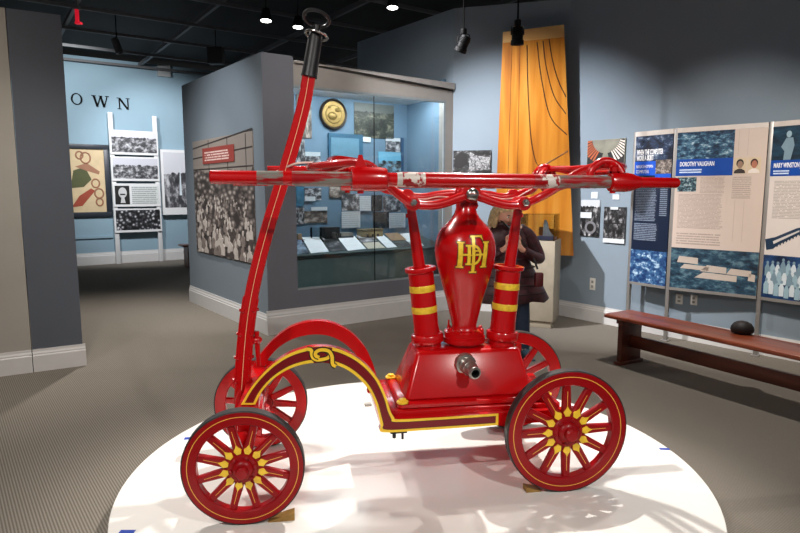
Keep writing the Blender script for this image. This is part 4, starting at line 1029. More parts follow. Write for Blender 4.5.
# ---- hanging spotlights and lamps
def hang_spot(px, py, z, tilt, pan, label):
    r = ray(px, py); t = (z - EYE) / r.z; p = EYEV + r * t
    root = thing('hanging_spotlight', label, 'spotlight', p, 0, 'black spotlights hung on rods')
    m = MB(); m.tube([(0, 0, 0.12), (0, 0, CEILZ - z)], 0.008, 8); m.build('rod', CORD, root)
    m = MB(); m.lathe([(0.03, 0.08), (0.032, 0.085), (0.032, 0.13), (0.015, 0.14)], 16); m.build('mount', MATTE, root)
    M = Matrix.Rotation(pan, 4, 'Z') @ Matrix.Rotation(tilt, 4, 'X')
    m = MB(); m.lathe([(0.02, 0.075), (0.045, 0.07), (0.052, 0.05), (0.052, -0.04), (0.06, -0.05), (0.062, -0.085), (0.056, -0.09), (0.05, -0.088), (0.046, -0.06), (0.0, -0.06)], 24, M)
    for k in range(4): m.lathe([(0.052, 0.0 + k * 0.014), (0.057, 0.003 + k * 0.014), (0.052, 0.006 + k * 0.014)], 24, M, caps=False)
    m.build('lamp_head', MATTE, root)
    m = MB()
    for s_ in (-1, 1): m.tube([(s_ * 0.058, 0, 0.0), (s_ * 0.058, 0, 0.075), (0, 0, 0.095)], 0.006, 8)
    m.build('yoke', STEEL if tilt < 0.3 else MATTE, root)
hang_spot(463.5, 43, 3.03, 0.5, 0.9, 'black spotlight on a rod above the display case end, tilted')
hang_spot(517.5, 35, 3.03, 0.12, 0.0, 'black spotlight on a rod in front of the wooden wing panel')
def ceil_lamp(px, py, z, w, label, tilt=-0.12):
    r = ray(px, py); p = EYEV + r * ((z - EYE) / r.z)
    root = thing('track_lamp', label, 'lamp', p, 0, 'glowing lamps under the black ceiling')
    M = Matrix.Rotation(tilt, 4, 'X')
    m = MB(); m.lathe([(0.03, 0.16), (0.05, 0.15), (w, 0.02), (w, 0.0), (w * 0.93, 0.0), (w * 0.9, 0.03), (0, 0.03)], 24, M); m.tube([(0, 0, 0.14), (0, 0, CEILZ - z)], 0.009, 8); m.build('lamp_can', BLACKP, root)
    m = MB(); m.lathe([(w * 0.88, 0.004), (w * 0.88, 0.012)], 24, M); m.build('lamp_lens', emit('lamp_lens_glow', (1, 0.97, 0.9, 1), 14), root)
ceil_lamp(266, 21, 3.75, 0.075, 'glowing track lamp, leftmost of three under the black ceiling')
ceil_lamp(298, 27.5, 3.85, 0.075, 'glowing track lamp just left of the tongue rings')
ceil_lamp(392.5, 8, 3.85, 0.075, 'glowing track lamp, rightmost of three under the black ceiling')
r = ray(77, 15); p = EYEV + r * ((3.6 - EYE) / r.z)
t = thing('hanging_sign_lamp', 'narrow red glowing ceiling fixture at upper left', 'lamp', p)
m = MB(); m.box(-0.014, 0.014, -0.02, 0.02, -0.08, 0.06); m.box(-0.02, 0.045, -0.025, 0.025, -0.10, -0.08); m.build('red_lens', emit('red_glow', C(190, 20, 40), 0.9), t)
m = MB(); m.box(-0.03, 0.03, -0.035, 0.035, 0.06, 0.10); m.tube([(0, 0, 0.10), (0, 0, CEILZ - 3.6)], 0.007, 8); m.build('mount', BEAMM, t)
r = ray(117, 46); p = EYEV + r * ((3.9 - EYE) / r.z)
t = thing('track_lamp', 'unlit dark can lamp above the far hall letters', 'lamp', p)
m = MB(); m.lathe([(0.05, 0.12), (0.06, 0.11), (0.06, -0.12), (0.05, -0.12), (0.05, -0.06), (0, -0.06)], 16, Matrix.Rotation(-0.35, 4, 'Y')); m.build('lamp_can', plain('grey_can', C(70, 70, 72), 0.5), t)
m = MB(); m.tube([(0, 0, 0.1), (0, 0, CEILZ - 3.9)], 0.009, 8); m.build('rod', CORD, t)
r = ray(216, 56); p = EYEV + r * ((3.95 - EYE) / r.z)
t = thing('ceiling_speaker', 'small dark square speaker hung above the mural wall', 'speaker', p)
m = MB(); m.box(-0.13, 0.13, -0.10, 0.10, -0.14, 0.14); m.build('speaker_box', plain('speaker_grey', C(52, 52, 54), 0.6), t, bevel=0.01)
m = MB(); m.tube([(0, 0, 0.14), (0, 0, CEILZ - 3.95)], 0.008, 8); m.build('rod', CORD, t)

# ---- crowd mural on the angled wall
mu, w, h = on_wall(P_mural, 'mural_photograph', 'large sepia crowd photograph with red caption on the angled blue wall', 'photograph', 195.5, 255, 136, 257.5, 0.001)
sheet('photo_print', photo_mat('print_crowd', [(0.30, C(60, 54, 52)), (0.48, C(112, 102, 97)), (0.62, C(172, 162, 155)), (0.8, C(214, 206, 200))], 5, 14.2, 0.72, C(148, 138, 130), (1, 1, 1.5), 8, vor=16), mu, 0, w, 0, h, -0.012, 0)
m = MB()
for (z, k) in ((0.74, 0.0), (0.84, 0.04), (0.93, 0.08)): m.prism([(0, h * z), (w, h * (z + k)), (w, h * (z + k + 0.012)), (0, h * (z + 0.012))], -0.0128, -0.0121)
for x in (0.30, 0.62, 0.9): m.box(w * x, w * x + 0.02, -0.0128, -0.0121, h * 0.66, h * 0.99)
m.build('beam_print', plain('print_brown_beam', C(62, 54, 52), 0.5), mu, smooth=0)
m = MB(); random.seed(9)
for k in range(120):
    d = (k / 120.0) ** 1.2; zz = h * (0.52 - 0.44 * d); cx = w * random.uniform(0.05, 0.95); s_ = 0.018 + 0.055 * d
    z0 = max(0.01, zz - s_ * 3.2); x0_, x1_ = max(0.005, cx - s_ * 1.1), min(w - 0.005, cx + s_ * 1.1)
    y_ = -0.0122 - 0.00005 * (k + 1)
    m.prism([(x0_, z0), (x1_, z0), (x1_, zz - s_ * 1.4), (cx + s_ * 0.4, zz - s_ * 0.8), (cx - s_ * 0.4, zz - s_ * 0.8), (x0_, zz - s_ * 1.4)], y_, -0.0121, k % 3)
    m.prism([(min(max(cx + s_ * 0.5 * cos(q * pi / 5), 0.004), w - 0.004), zz - s_ * 0.3 + s_ * 0.62 * sin(q * pi / 5)) for q in range(10)], y_ - 0.00003, -0.0121, 1 if k % 4 else 2)
m.build('crowd_print', [plain('print_sepia_dark', C(78, 70, 66), 0.5, 0, 0.2), plain('print_sepia_light', C(196, 186, 178), 0.5, 0, 0.15), plain('print_sepia_mid', C(134, 122, 116), 0.5, 0, 0.2)], mu, smooth=0)
cpn = sheet('red_caption', plain('caption_red', C(150, 64, 56), 0.5), mu, w * 0.20, w * 0.74, h * 0.79, h * 0.925, -0.020, -0.018)
m = MB(); 
sheet('text_block', text_mat('text_caption', C(150, 64, 56), C(226, 200, 192), 4, 21, 0.3), cpn, w * 0.24, w * 0.70, h * 0.815, h * 0.90, -0.0205, -0.020)

# ================================================================== far hall
OFFH = 0.12
for ch, xc, yc in (('O', 76.5, 99), ('W', 100.5, 101.5), ('N', 123.5, 103.8)):
    u, z = P_hall.hit(xc, yc)
    hgt = P_hall.hit(xc, yc - 5.6)[1] - P_hall.hit(xc, yc + 5.6)[1]
    k_ = hgt; m = MB()
    if ch == 'O':
        n_ = 40; rows = [[], [], [], []]
        for q_ in range(n_):
            a = 2 * pi * q_ / n_; ci, si = cos(a), sin(a)
            po = (0.47 * ci * k_, 0.5 * k_ + 0.52 * si * k_); pi_ = (0.33 * ci * k_, 0.5 * k_ + 0.45 * si * k_)
            for r_, (p_, y_) in zip(rows, ((po, -0.012), (po, 0.012), (pi_, 0.012), (pi_, -0.012))): r_.append(Vector((p_[0], y_, p_[1])))
        m.quadgrid(rows, 0, close_u=True, close_v=True)
    else:
        def st_(x0, z0, x1, z1, w_): m.prism([((x0 - w_ / 2) * k_, z0 * k_), ((x0 + w_ / 2) * k_, z0 * k_), ((x1 + w_ / 2) * k_, z1 * k_), ((x1 - w_ / 2) * k_, z1 * k_)], -0.012, 0.012)
        if ch == 'W':
            for a in ((-0.28, 0, -0.56, 1, 0.17), (-0.28, 0, 0.0, 1, 0.08), (0.28, 0, 0.0, 1, 0.17), (0.28, 0, 0.56, 1, 0.08), (-0.56, 0.955, -0.56, 1.0, 0.36), (0.56, 0.955, 0.56, 1.0, 0.32), (0.0, 0.955, 0.0, 1.0, 0.3)): st_(*a)
        else:
            for a in ((-0.36, 0, -0.36, 1, 0.08), (0.36, 0, 0.36, 1, 0.08), (0.34, 0, -0.36, 1, 0.18), (-0.36, 0, -0.36, 0.045, 0.34), (0.36, 0.955, 0.36, 1, 0.34), (-0.42, 0.955, -0.42, 1, 0.3)): st_(*a)
    o = m.build('wall_letter', CORD, smooth=0)
    o.location = P_hall.at(u, z - hgt / 2, 0.014); o.rotation_euler = (0, 0, P_hall.rot)
    tag(o, 'black capital letter %s on the pale blue wall of the far hall' % ch, 'letter', 'black letters on the far hall wall')
wall_photo(P_hall, 157, 169.5, 65, 77, plain('beige_box', C(170, 172, 172), 0.6), 'small pale square box high on the far hall wall', 'wall_box', 'box', None, 0.08)
fr, w, h = on_wall(P_hall, 'framed_poster', 'large framed poster with cream ground in the far hall', 'poster', 50, 110, 144, 217, 0.002)
FW = 0.10
m = MB()
for a, b, c, d in ((0, w, 0, FW), (0, w, h - FW, h), (0, FW, FW, h - FW), (w - FW, w, FW, h - FW)): m.box(a, b, -0.05, 0, c, d)
m.build('frame', plain('frame_charcoal', C(40, 46, 54), 0.4), fr, bevel=0.004)
sheet('poster_print', plain('poster_cream', C(200, 178, 140), 0.6, 0, 0.08, 6), fr, FW, w - FW, FW, h - FW, -0.02, -0.005)
m = MB(); PX = lambda f: FW + (w - 2 * FW) * f; PZ = lambda f: FW + (h - 2 * FW) * f
m.prism([(PX(0.28), PZ(0.38)), (PX(0.55), PZ(0.40)), (PX(0.72), PZ(0.52)), (PX(0.60), PZ(0.72)), (PX(0.36), PZ(0.66))], -0.0212, -0.0201, 0)
m.prism([(PX(0.28), PZ(0.08)), (PX(0.50), PZ(0.10)), (PX(0.78), PZ(0.34)), (PX(0.70), PZ(0.38)), (PX(0.45), PZ(0.26))], -0.0214, -0.0201, 1)
m.prism([(PX(0.40), PZ(0.72)), (PX(0.62), PZ(0.66)), (PX(0.88), PZ(0.60)), (PX(0.90), PZ(0.65)), (PX(0.64), PZ(0.78))], -0.0214, -0.0201, 2)
for fx, fz, rx in ((0.62, 0.86, 0.10), (0.86, 0.30, 0.09), (0.80, 0.46, 0.08), (0.5, 0.9, 0.07), (0.86, 0.16, 0.07)):
    c = Vector((PX(fx), -0.022, PZ(fz))); rr = rx * (w - 2 * FW) 
    m.tube([c + Vector((rr * cos(2 * pi * k / 20), 0, rr * 1.2 * sin(2 * pi * k / 20))) for k in range(20)], 0.016, 6, 2, closed=True)
m.build('poster_shapes', [plain('poster_olive', C(74, 78, 40), 0.6), plain('poster_rust', C(150, 62, 40), 0.6), plain('poster_brown_line', C(150, 104, 78), 0.6)], fr, smooth=0)
# rack of four photo boards between two white posts
u0, u1, z0, z1 = P_hall.rect(107, 163, 118, 262, OFFH)
def hu(px, py): return P_hall.hit(px, py, OFFH)
rk = thing('photo_rack', 'white ladder-like rack of four black and white boards in the far hall', 'rack', P_hall.at(0, 0, OFFH), P_hall.rot)
rk_z = 0
ua, ub = hu(114.5, 190)[0], hu(158, 190)[0]
for uu, zt in ((ua, hu(109, 112)[1]), (ub, hu(154, 116)[1])):
    m = MB(); m.box(uu - 0.045, uu + 0.045, 0.0, 0.05, 0.0, zt); m.build('post', WHITEP, rk, bevel=0.004)
for k, (yt, yb, mt_) in enumerate(((131, 155, photo_mat('print_river_boat', BW, 3.5, 15.1, 0.72, C(206, 206, 212), (2.2, 1, 1.2))), (157, 181, photo_mat('print_town_view', BW, 4.5, 16.1, 0.66, C(196, 196, 204), (2.2, 1, 1.2))), (183.5, 206.5, None), (208.5, 232, photo_mat('print_crew', BW, 4, 17.5, None, None, (2.2, 1, 1), vor=6)))):
    za, zb2 = hu(136, yb)[1], hu(136, yt)[1]; x0, x1 = ua + 0.06, ub - 0.06
    bd_ = sheet('photo_board', WHITEP, rk, x0 - 0.1, x1 + 0.1, za, zb2, -0.03, -0.001)
    if mt_: sheet('photo_print', mt_, bd_, x0 - 0.07, x1 + 0.07, za + 0.05, zb2 - 0.03, -0.032, -0.0302)
    else:
        sheet('text_block', text_mat('text_rack', C(206, 210, 208), C(150, 154, 154), 9, 22), bd_, x0 + (x1 - x0) * 0.36, x1 + 0.07, za + 0.06, zb2 - 0.06, -0.032, -0.0302)
        pr = sheet('portrait_print', plain('print_black', C(24, 22, 22), 0.5), bd_, x0 - 0.06, x0 + (x1 - x0) * 0.30, za + 0.05, zb2 - 0.05, -0.032, -0.0302)
        cx = x0 + (x1 - x0) * 0.12; zc = (za + zb2) / 2; m = MB()
        m.prism([(cx + 0.085 * cos(q * pi / 8), zc + 0.05 + 0.115 * sin(q * pi / 8)) for q in range(16)], -0.0332, -0.0322, 0)
        m.prism([(cx - 0.05, zc - 0.17), (cx + 0.05, zc - 0.17), (cx + 0.03, zc - 0.06), (cx - 0.03, zc - 0.06)], -0.0334, -0.0322, 0)
        m.prism([(cx - 0.06, zc - 0.0), (cx + 0.06, zc - 0.0), (cx + 0.045, zc + 0.03), (cx - 0.045, zc + 0.03)], -0.0338, -0.0332, 1)
        m.build('portrait_figure', [plain('portrait_pale', C(196, 196, 196), 0.5), plain('print_black', C(24, 22, 22), 0.5)], pr, smooth=0)
pb2, w, h = on_wall(P_hall, 'photo_board', 'tall white-bordered photo board of a boat mast right of the rack', 'photograph', 161.5, 194, 150, 214.5, 0.10)
sheet('board', WHITEP, pb2, 0, w, 0, h, -0.03, 0.098)
pp_ = sheet('photo_print', photo_mat('print_boatyard', BW, 4.0, 18.4, 0.62, C(200, 200, 206)), pb2, 0.05, w - 0.04, 0.16, h - 0.06, -0.032, -0.0302)
m = MB(); m.prism([(w * 0.52, h * 0.30), (w * 0.60, h * 0.30), (w * 0.57, h * 0.80)], -0.0332, -0.0321); m.build('mast_print', plain('print_soft_white', C(206, 216, 222), 0.5), pp_, smooth=0)
# chair rail on the hall wall under the poster
m = MB(); ua2, zz = P_hall.hit(92, 238.5); a = P_hall.at(ua2 - 1.2, zz, 0.001); b = P_hall.at(P_hall.hit(113, 238.5)[0], zz, 0.001)
q = [a, b, b + P_hall.n * 0.03, a + P_hall.n * 0.03]; m.hexa(q, [p + Vector((0, 0, 0.05)) for p in q]); struct(m.build('trim_3', HALLW))
# end of a bench behind the mural wall
hb = onz(186.5, 267.5); hb = Vector((hb.x, hb.y, 0))
bn = thing('bench', 'dark wooden bench end behind the mural wall in the far hall', 'bench', hb, P_hall.rot)
m = MB(); m.box(-0.10, 1.2, -0.2, 0.2, 0.44, 0.48); m.build('seat', BENCHW, bn, bevel=0.008)
for x in (0.0, 1.0):
    m = MB(); m.box(x, x + 0.06, -0.16, 0.16, 0, 0.44); m.build('leg', BENCHD, bn)

# ================================================================== inside the display case
OB = -DEP                                              # lining plane
BACK = lambda xl, xr, yt, yb: P_case.rect(xl, xr, yt, yb, OB + 0.001)
def case_print(xl, xr, yt, yb, mat, label, name='pinned_photograph', cat='photograph', group=None, th=0.012, off=OB + 0.002):
    return wall_photo(P_case, xl, xr, yt, yb, mat, label, name, cat, group, th, off)[0]
# round seal
u, z = P_case.hit(332.5, 114.5, OB); R_ = (P_case.hit(346, 114.5, OB)[0] - P_case.hit(319, 114.5, OB)[0]) / 2
sl = thing('round_plaque', 'round gold plaque with dark rim on the blue back of the display case', 'plaque', P_case.at(u, z, OB + 0.002), P_case.rot)
GOLDP = plain('plaque_gold', C(138, 114, 62), 0.4, 0.5, 0.2, 25, 0.4, 40)
m = MB(); m.lathe([(R_ * 0.9, 0), (R_, 0.01), (R_, 0.035), (R_ * 0.94, 0.05), (R_ * 0.86, 0.04), (R_ * 0.84, 0.02), (0, 0.02)], 48, axis_y(0, 0, 0)); m.build('rim', plain('plaque_rim', C(44, 34, 26), 0.4), sl)
m = MB(); m.lathe([(R_ * 0.84, 0.02), (R_ * 0.82, 0.034), (R_ * 0.60, 0.034), (R_ * 0.58, 0.042), (R_ * 0.55, 0.034), (0, 0.036)], 48, axis_y(0, 0, 0))
m.ellipsoid((-0.02, -0.036, -0.02), (R_ * 0.34, 0.02, R_ * 0.26), 14, 8); m.ellipsoid((0.06, -0.036, 0.06), (R_ * 0.22, 0.016, R_ * 0.14), 12, 8); m.ellipsoid((-0.06, -0.036, 0.09), (R_ * 0.12, 0.014, R_ * 0.12), 12, 8)
m.build('gold_disc', GOLDP, sl)
case_print(296, 311, 86, 138, photo_mat('print_tower', SEPIA, 3, 31.0), 'narrow grey-brown picture at the top left inside the display case')
case_print(354, 393.5, 104, 138, photo_mat('print_aerial', [(0.40, C(30, 34, 30)), (0.52, C(60, 64, 54)), (0.66, C(128, 126, 108))], 6, 32.4, 0.74, C(92, 98, 94)), 'aerial landscape photograph in a dark border, upper right inside the display case')
case_print(361.5, 370.5, 137, 142, PAPER, 'small white caption card under the aerial photograph', 'caption_card', 'card', 'caption cards pinned inside the case', 0.006, OB + 0.016)
case_print(328, 362, 134, 166, plain('blue_panel_dark', C(44, 92, 120), 0.5), 'blue square panel below the round gold plaque', 'blue_board', 'board', None, 0.03)
case_print(331, 359, 138, 166, plain('blue_panel_pale', C(92, 134, 156), 0.5), 'paler blue sheet on the blue square panel', 'blue_sheet', 'sheet', None, 0.004, OB + 0.034)
case_print(296, 304.5, 139, 164, photo_mat('print_c1', BW, 3, 33.1), 'upright black and white photograph beside the red tongue inside the case')
case_print(305, 320, 152, 166, photo_mat('print_c2', BW, 3, 34.1, 0.7, C(190, 200, 206)), 'small photograph of a vehicle below the round gold plaque')
case_print(385.5, 400, 138, 152, photo_mat('print_c3', BW, 2.5, 35.1, 0.75, C(200, 206, 210)), 'small black and white photograph below the right end of the aerial photograph')
case_print(378, 400.5, 152, 172, photo_mat('print_c4', [(0.40, C(30, 34, 38)), (0.5, C(90, 100, 104)), (0.6, C(120, 170, 196))], 4, 36.6, 0.55, C(110, 176, 206)), 'blue-skied picture of an industrial scene in the right half of the case')
case_print(400.5, 403, 138, 175, plain('blue_strip', C(40, 78, 112), 0.5), 'dark blue upright strip at the right of the blue-skied picture', 'blue_strip', 'board', None, 0.02)
rows_ = [  # (xl, xr, yt, yb, kind, label)
 (296, 304, 186, 206, 'blue', 'teal panel at the left edge of the case under the near pole'),
 (304.5, 321, 188, 200, 'bw', 'dark photograph of a house above a small caption, left part of the case'),
 (304.5, 315, 196.5, 201, 'card', 'small white caption under the photograph of a house'),
 (296, 304, 208, 224, 'bw', 'dark photograph at the left edge of the case, second row'),
 (304, 327, 211, 223, 'sepia', 'wide brownish photograph of buildings, second row at left in the case'),
 (311, 327, 207, 210.5, 'card', 'long narrow white caption above the wide brownish photograph'),
 (329, 350, 186, 198, 'sepia', 'brownish photograph under the near pole, middle of the case'),
 (341.5, 359, 194, 210.5, 'bw', 'photograph of a round machine in the middle of the case'),
 (359.5, 370.5, 196, 211, 'card', 'white text card right of the round machine photograph'),
 (341.5, 360, 211.5, 228, 'card', 'white text card below the round machine photograph'),
 (371.5, 382, 195, 211, 'dark', 'dark panel with pale marks right of the white text card'),
 (383, 400, 196, 212, 'bw', 'dark photograph left of the near piston rod'),
 (373, 389, 212, 228, 'dark', 'dark photograph left of the white text card at right'),
 (389, 405, 213, 228, 'card', 'white text card at the right of the case beside the piston rod'),
]
for i, (xl, xr, yt, yb, kd, lb) in enumerate(rows_):
    mt_ = {'blue': plain('teal_panel', C(44, 96, 122), 0.5), 'card': text_mat('text_case_%d' % i, C(206, 212, 216), C(178, 184, 188), 8, 40 + i), 'bw': photo_mat('print_case_%d' % i, BW, 3, 40.3 + i), 'sepia': photo_mat('print_case_%d' % i, SEPIA, 3.5, 40.3 + i), 'dark': photo_mat('print_case_%d' % i, [(0.45, C(20, 24, 28)), (0.6, C(50, 58, 62)), (0.72, C(190, 196, 198))], 4, 40.3 + i)}[kd]
    case_print(xl, xr, yt, yb, mt_, lb, 'text_card' if kd == 'card' else ('blue_board' if kd == 'blue' else 'pinned_photograph'), 'card' if kd == 'card' else ('panel' if kd == 'blue' else 'photograph'), None, 0.008 + 0.001 * (i % 4), OB + (0.016 if kd == 'card' else 0.002))
# sloping desk along the front with a plinth below
uA, uB = up_ + 0.004, P_case.len - 0.066
zF = P_case.hit(365, 251.5, -0.06)[1]
DD = 0.42; zR = zF + 0.10
desk = thing('display_desk', 'dark green-grey sloping desk along the inside of the glass display case', 'desk', P_case.at(0, 0, 0), P_case.rot)
m = MB(); m.hexa([(uA, 0.145, 0.001), (uB, 0.145, 0.001), (uB, 0.145 + DD, 0.001), (uA, 0.145 + DD, 0.001)], [(uA, 0.145, zF - 0.05), (uB, 0.145, zF - 0.05), (uB, 0.145 + DD, zR - 0.05), (uA, 0.145 + DD, zR - 0.05)]); m.build('plinth', CASEG, desk, smooth=0)
m = MB(); m.hexa([(uA, 0.05, zF - 0.03), (uB, 0.05, zF - 0.03), (uB, 0.145 + DD, zR - 0.03), (uA, 0.145 + DD, zR - 0.03)], [(uA, 0.05, zF), (uB, 0.05, zF), (uB, 0.145 + DD, zR), (uA, 0.145 + DD, zR)]); m.build('desk_top', plain('desk_top_green', C(58, 74, 74), 0.5), desk, smooth=0)
slope = atan2(zR - zF, 0.145 + DD - 0.05)
def desk_pt(px, py):                                    # point of the sloping top
    n_ = Vector((0, -sin(slope), cos(slope))); Rz_ = Matrix.Rotation(P_case.rot, 3, 'Z'); n_ = Rz_ @ n_
    p0 = P_case.at(0, zF, -0.05); r = ray(px, py); return EYEV + r * ((p0 - EYEV).dot(n_) / r.dot(n_)), n_
def desk_sheet(cs, mat, label, name='text_sheet', cat='sheet', h=0.004, group=None):
    P = [desk_pt(*c) for c in cs]; n_ = P[0][1]; c0 = sum((p for p, _ in P), Vector()) / 4
    m = MB(); m.hexa([p - c0 + n_ * 0.0008 for p, _ in P], [p - c0 + n_ * (0.0008 + h) for p, _ in P])
    tag(m.build(name, mat, smooth=0, loc=c0), label, cat, group)
TXT = lambda k: plain('desk_sheet_paper', C(240, 243, 246), 0.6)
desk_sheet([(302, 237.5), (319, 237), (329, 252), (311, 253.5)], TXT(1), 'white text sheet on the case desk, leftmost of the row', group='white sheets on the case desk')
desk_sheet([(321, 237), (335, 236.5), (346, 250.5), (331, 252)], photo_mat('desk_p1', [(0.45, C(20, 22, 24)), (0.6, C(70, 72, 76)), (0.75, C(210, 210, 212))], 3, 51), 'dark photograph on the case desk between the two left white sheets', 'desk_photograph', 'photograph')
desk_sheet([(336.5, 236.5), (354, 236), (366, 249), (348, 251)], TXT(2), 'white text sheet on the case desk, second from the left', group='white sheets on the case desk')
desk_sheet([(356, 236), (372, 235.5), (378, 241.5), (361.5, 242.5)], photo_mat('desk_p2', BW, 2, 52.3), 'small grey photograph on the case desk left of the glass joint', 'desk_photograph', 'photograph')
desk_sheet([(362.5, 243), (378.5, 242.2), (385, 248), (368, 249.2)], plain('desk_buff', C(196, 188, 170), 0.6), 'buff text sheet below the small grey photograph on the case desk')
desk_sheet([(374.5, 235.5), (383, 235), (397, 247), (387, 248)], TXT(3), 'white text sheet on the case desk right of the glass joint', group='white sheets on the case desk')
desk_sheet([(384, 233.5), (398, 233), (407, 240), (392, 241)], plain('desk_tan', C(150, 120, 88), 0.6), 'tan card on the case desk beside the piston rod', 'tan_card', 'card')
desk_sheet([(394, 243), (409, 241.5), (414, 246.5), (399, 247.5)], photo_mat('desk_p3', [(0.4, C(20, 24, 26)), (0.65, C(70, 78, 82))], 4, 53.3), 'dark photograph on the case desk below the tan card', 'desk_photograph', 'photograph')
desk_sheet([(400, 234), (412, 233.2), (424, 246), (412, 247)], TXT(4), 'white text sheet on the case desk, rightmost of the row', group='white sheets on the case desk')
desk_sheet([(296.5, 238.5), (300, 238), (309, 253.5), (297, 254.5)], photo_mat('desk_p5', [(0.4, C(40, 54, 70)), (0.65, C(150, 170, 190))], 3, 55.3), 'bluish photograph at the left end of the case desk', 'desk_photograph', 'photograph')
# objects standing behind the desk on its ledge
m = MB(); m.box(uA, uB, 0.145 + DD + 0.002, DEP - 0.003, 0.001, zR - 0.03); m.build('ledge', CASEG, desk, smooth=0)
def on_ledge(px, py_base):
    o_ = -(0.145 + DD + 0.16); u = P_case.hit(px, py_base, o_)[0]; return P_case.at(u, zR - 0.0295, o_)
def px_w(xl, xr): o_ = -(0.145 + DD + 0.16); return P_case.hit(xr, 230, o_)[0] - P_case.hit(xl, 230, o_)[0]
t = thing('ship_model', 'small brown wooden boat model at the left end behind the case desk', 'model', on_ledge(299, 235), P_case.rot)
w = px_w(296, 304); m = MB(); m.hexa([(-w * 0.3, -0.03, 0), (w * 0.3, -0.03, 0), (w * 0.3, 0.03, 0), (-w * 0.3, 0.03, 0)], [(-w * 0.5, -0.05, 0.06), (w * 0.5, -0.05, 0.06), (w * 0.5, 0.05, 0.06), (-w * 0.5, 0.05, 0.06)]); m.build('hull', BENCHD, t)
m = MB(); m.box(-w * 0.25, w * 0.25, -0.03, 0.03, 0.06, 0.13); m.build('cabin', plain('cabin_tan', C(170, 140, 110), 0.5), t)
t = thing('glass_beaker', 'clear straight-sided glass jar behind the case desk', 'jar', on_ledge(316, 235), P_case.rot)
w = px_w(311, 321.5) / 2; m = MB(); m.lathe([(w, 0), (w, 0.20), (w - 0.006, 0.20), (w - 0.006, 0.006), (0, 0.006)], 24); m.build('glass_wall', GLASS, t)
t = thing('old_camera', 'black boxy apparatus behind the case desk right of the glass jar', 'apparatus', on_ledge(330.5, 235), P_case.rot)
w = px_w(323, 338); m = MB(); m.box(-w / 2, w / 2, -0.06, 0.06, 0, 0.20); m.build('body_box', BLACKP, t, bevel=0.01)
m = MB(); m.lathe([(0.04, 0), (0.04, 0.03), (0.028, 0.03), (0.026, 0.01), (0, 0.01)], 20, axis_y(0.02, -0.06, 0.10)); m.build('lens_ring', plain('lens_grey', C(86, 84, 82), 0.4), t)
t = thing('book_stack', 'low stack of grey books behind the case desk, middle', 'books', on_ledge(345, 235), P_case.rot)
w = px_w(338, 352)
for k, cc in enumerate((C(110, 112, 108), C(70, 74, 76), C(136, 132, 122))):
    m = MB(); m.box(-w / 2 + 0.01 * k, w / 2 - 0.008 * k, -0.06, 0.06, 0.04 * k, 0.04 * k + 0.038); m.build('book', plain('book_cloth_%d' % k, cc, 0.7), t)
t = thing('wooden_chest', 'tan wooden chest with dark marks behind the case desk', 'chest', on_ledge(370, 235), P_case.rot)
w = px_w(360, 381); m = MB(); m.box(-w / 2, w / 2, -0.07, 0.07, 0, 0.13); m.build('chest_body', plain('chest_tan', C(150, 132, 92), 0.6, 0, 0.15, 20), t, bevel=0.004)
m = MB(); m.box(-w / 2 - 0.004, w / 2 + 0.004, -0.074, 0.074, 0.131, 0.155); m.build('lid', plain('chest_lid', C(120, 104, 74), 0.6), t, bevel=0.004)
m = MB()
for k in (-0.25, 0.0, 0.25): m.box(w * k - 0.015, w * k + 0.015, -0.073, -0.0702, 0.04, 0.09)
m.build('dark_mark', plain('chest_mark', C(70, 50, 36), 0.6), t)

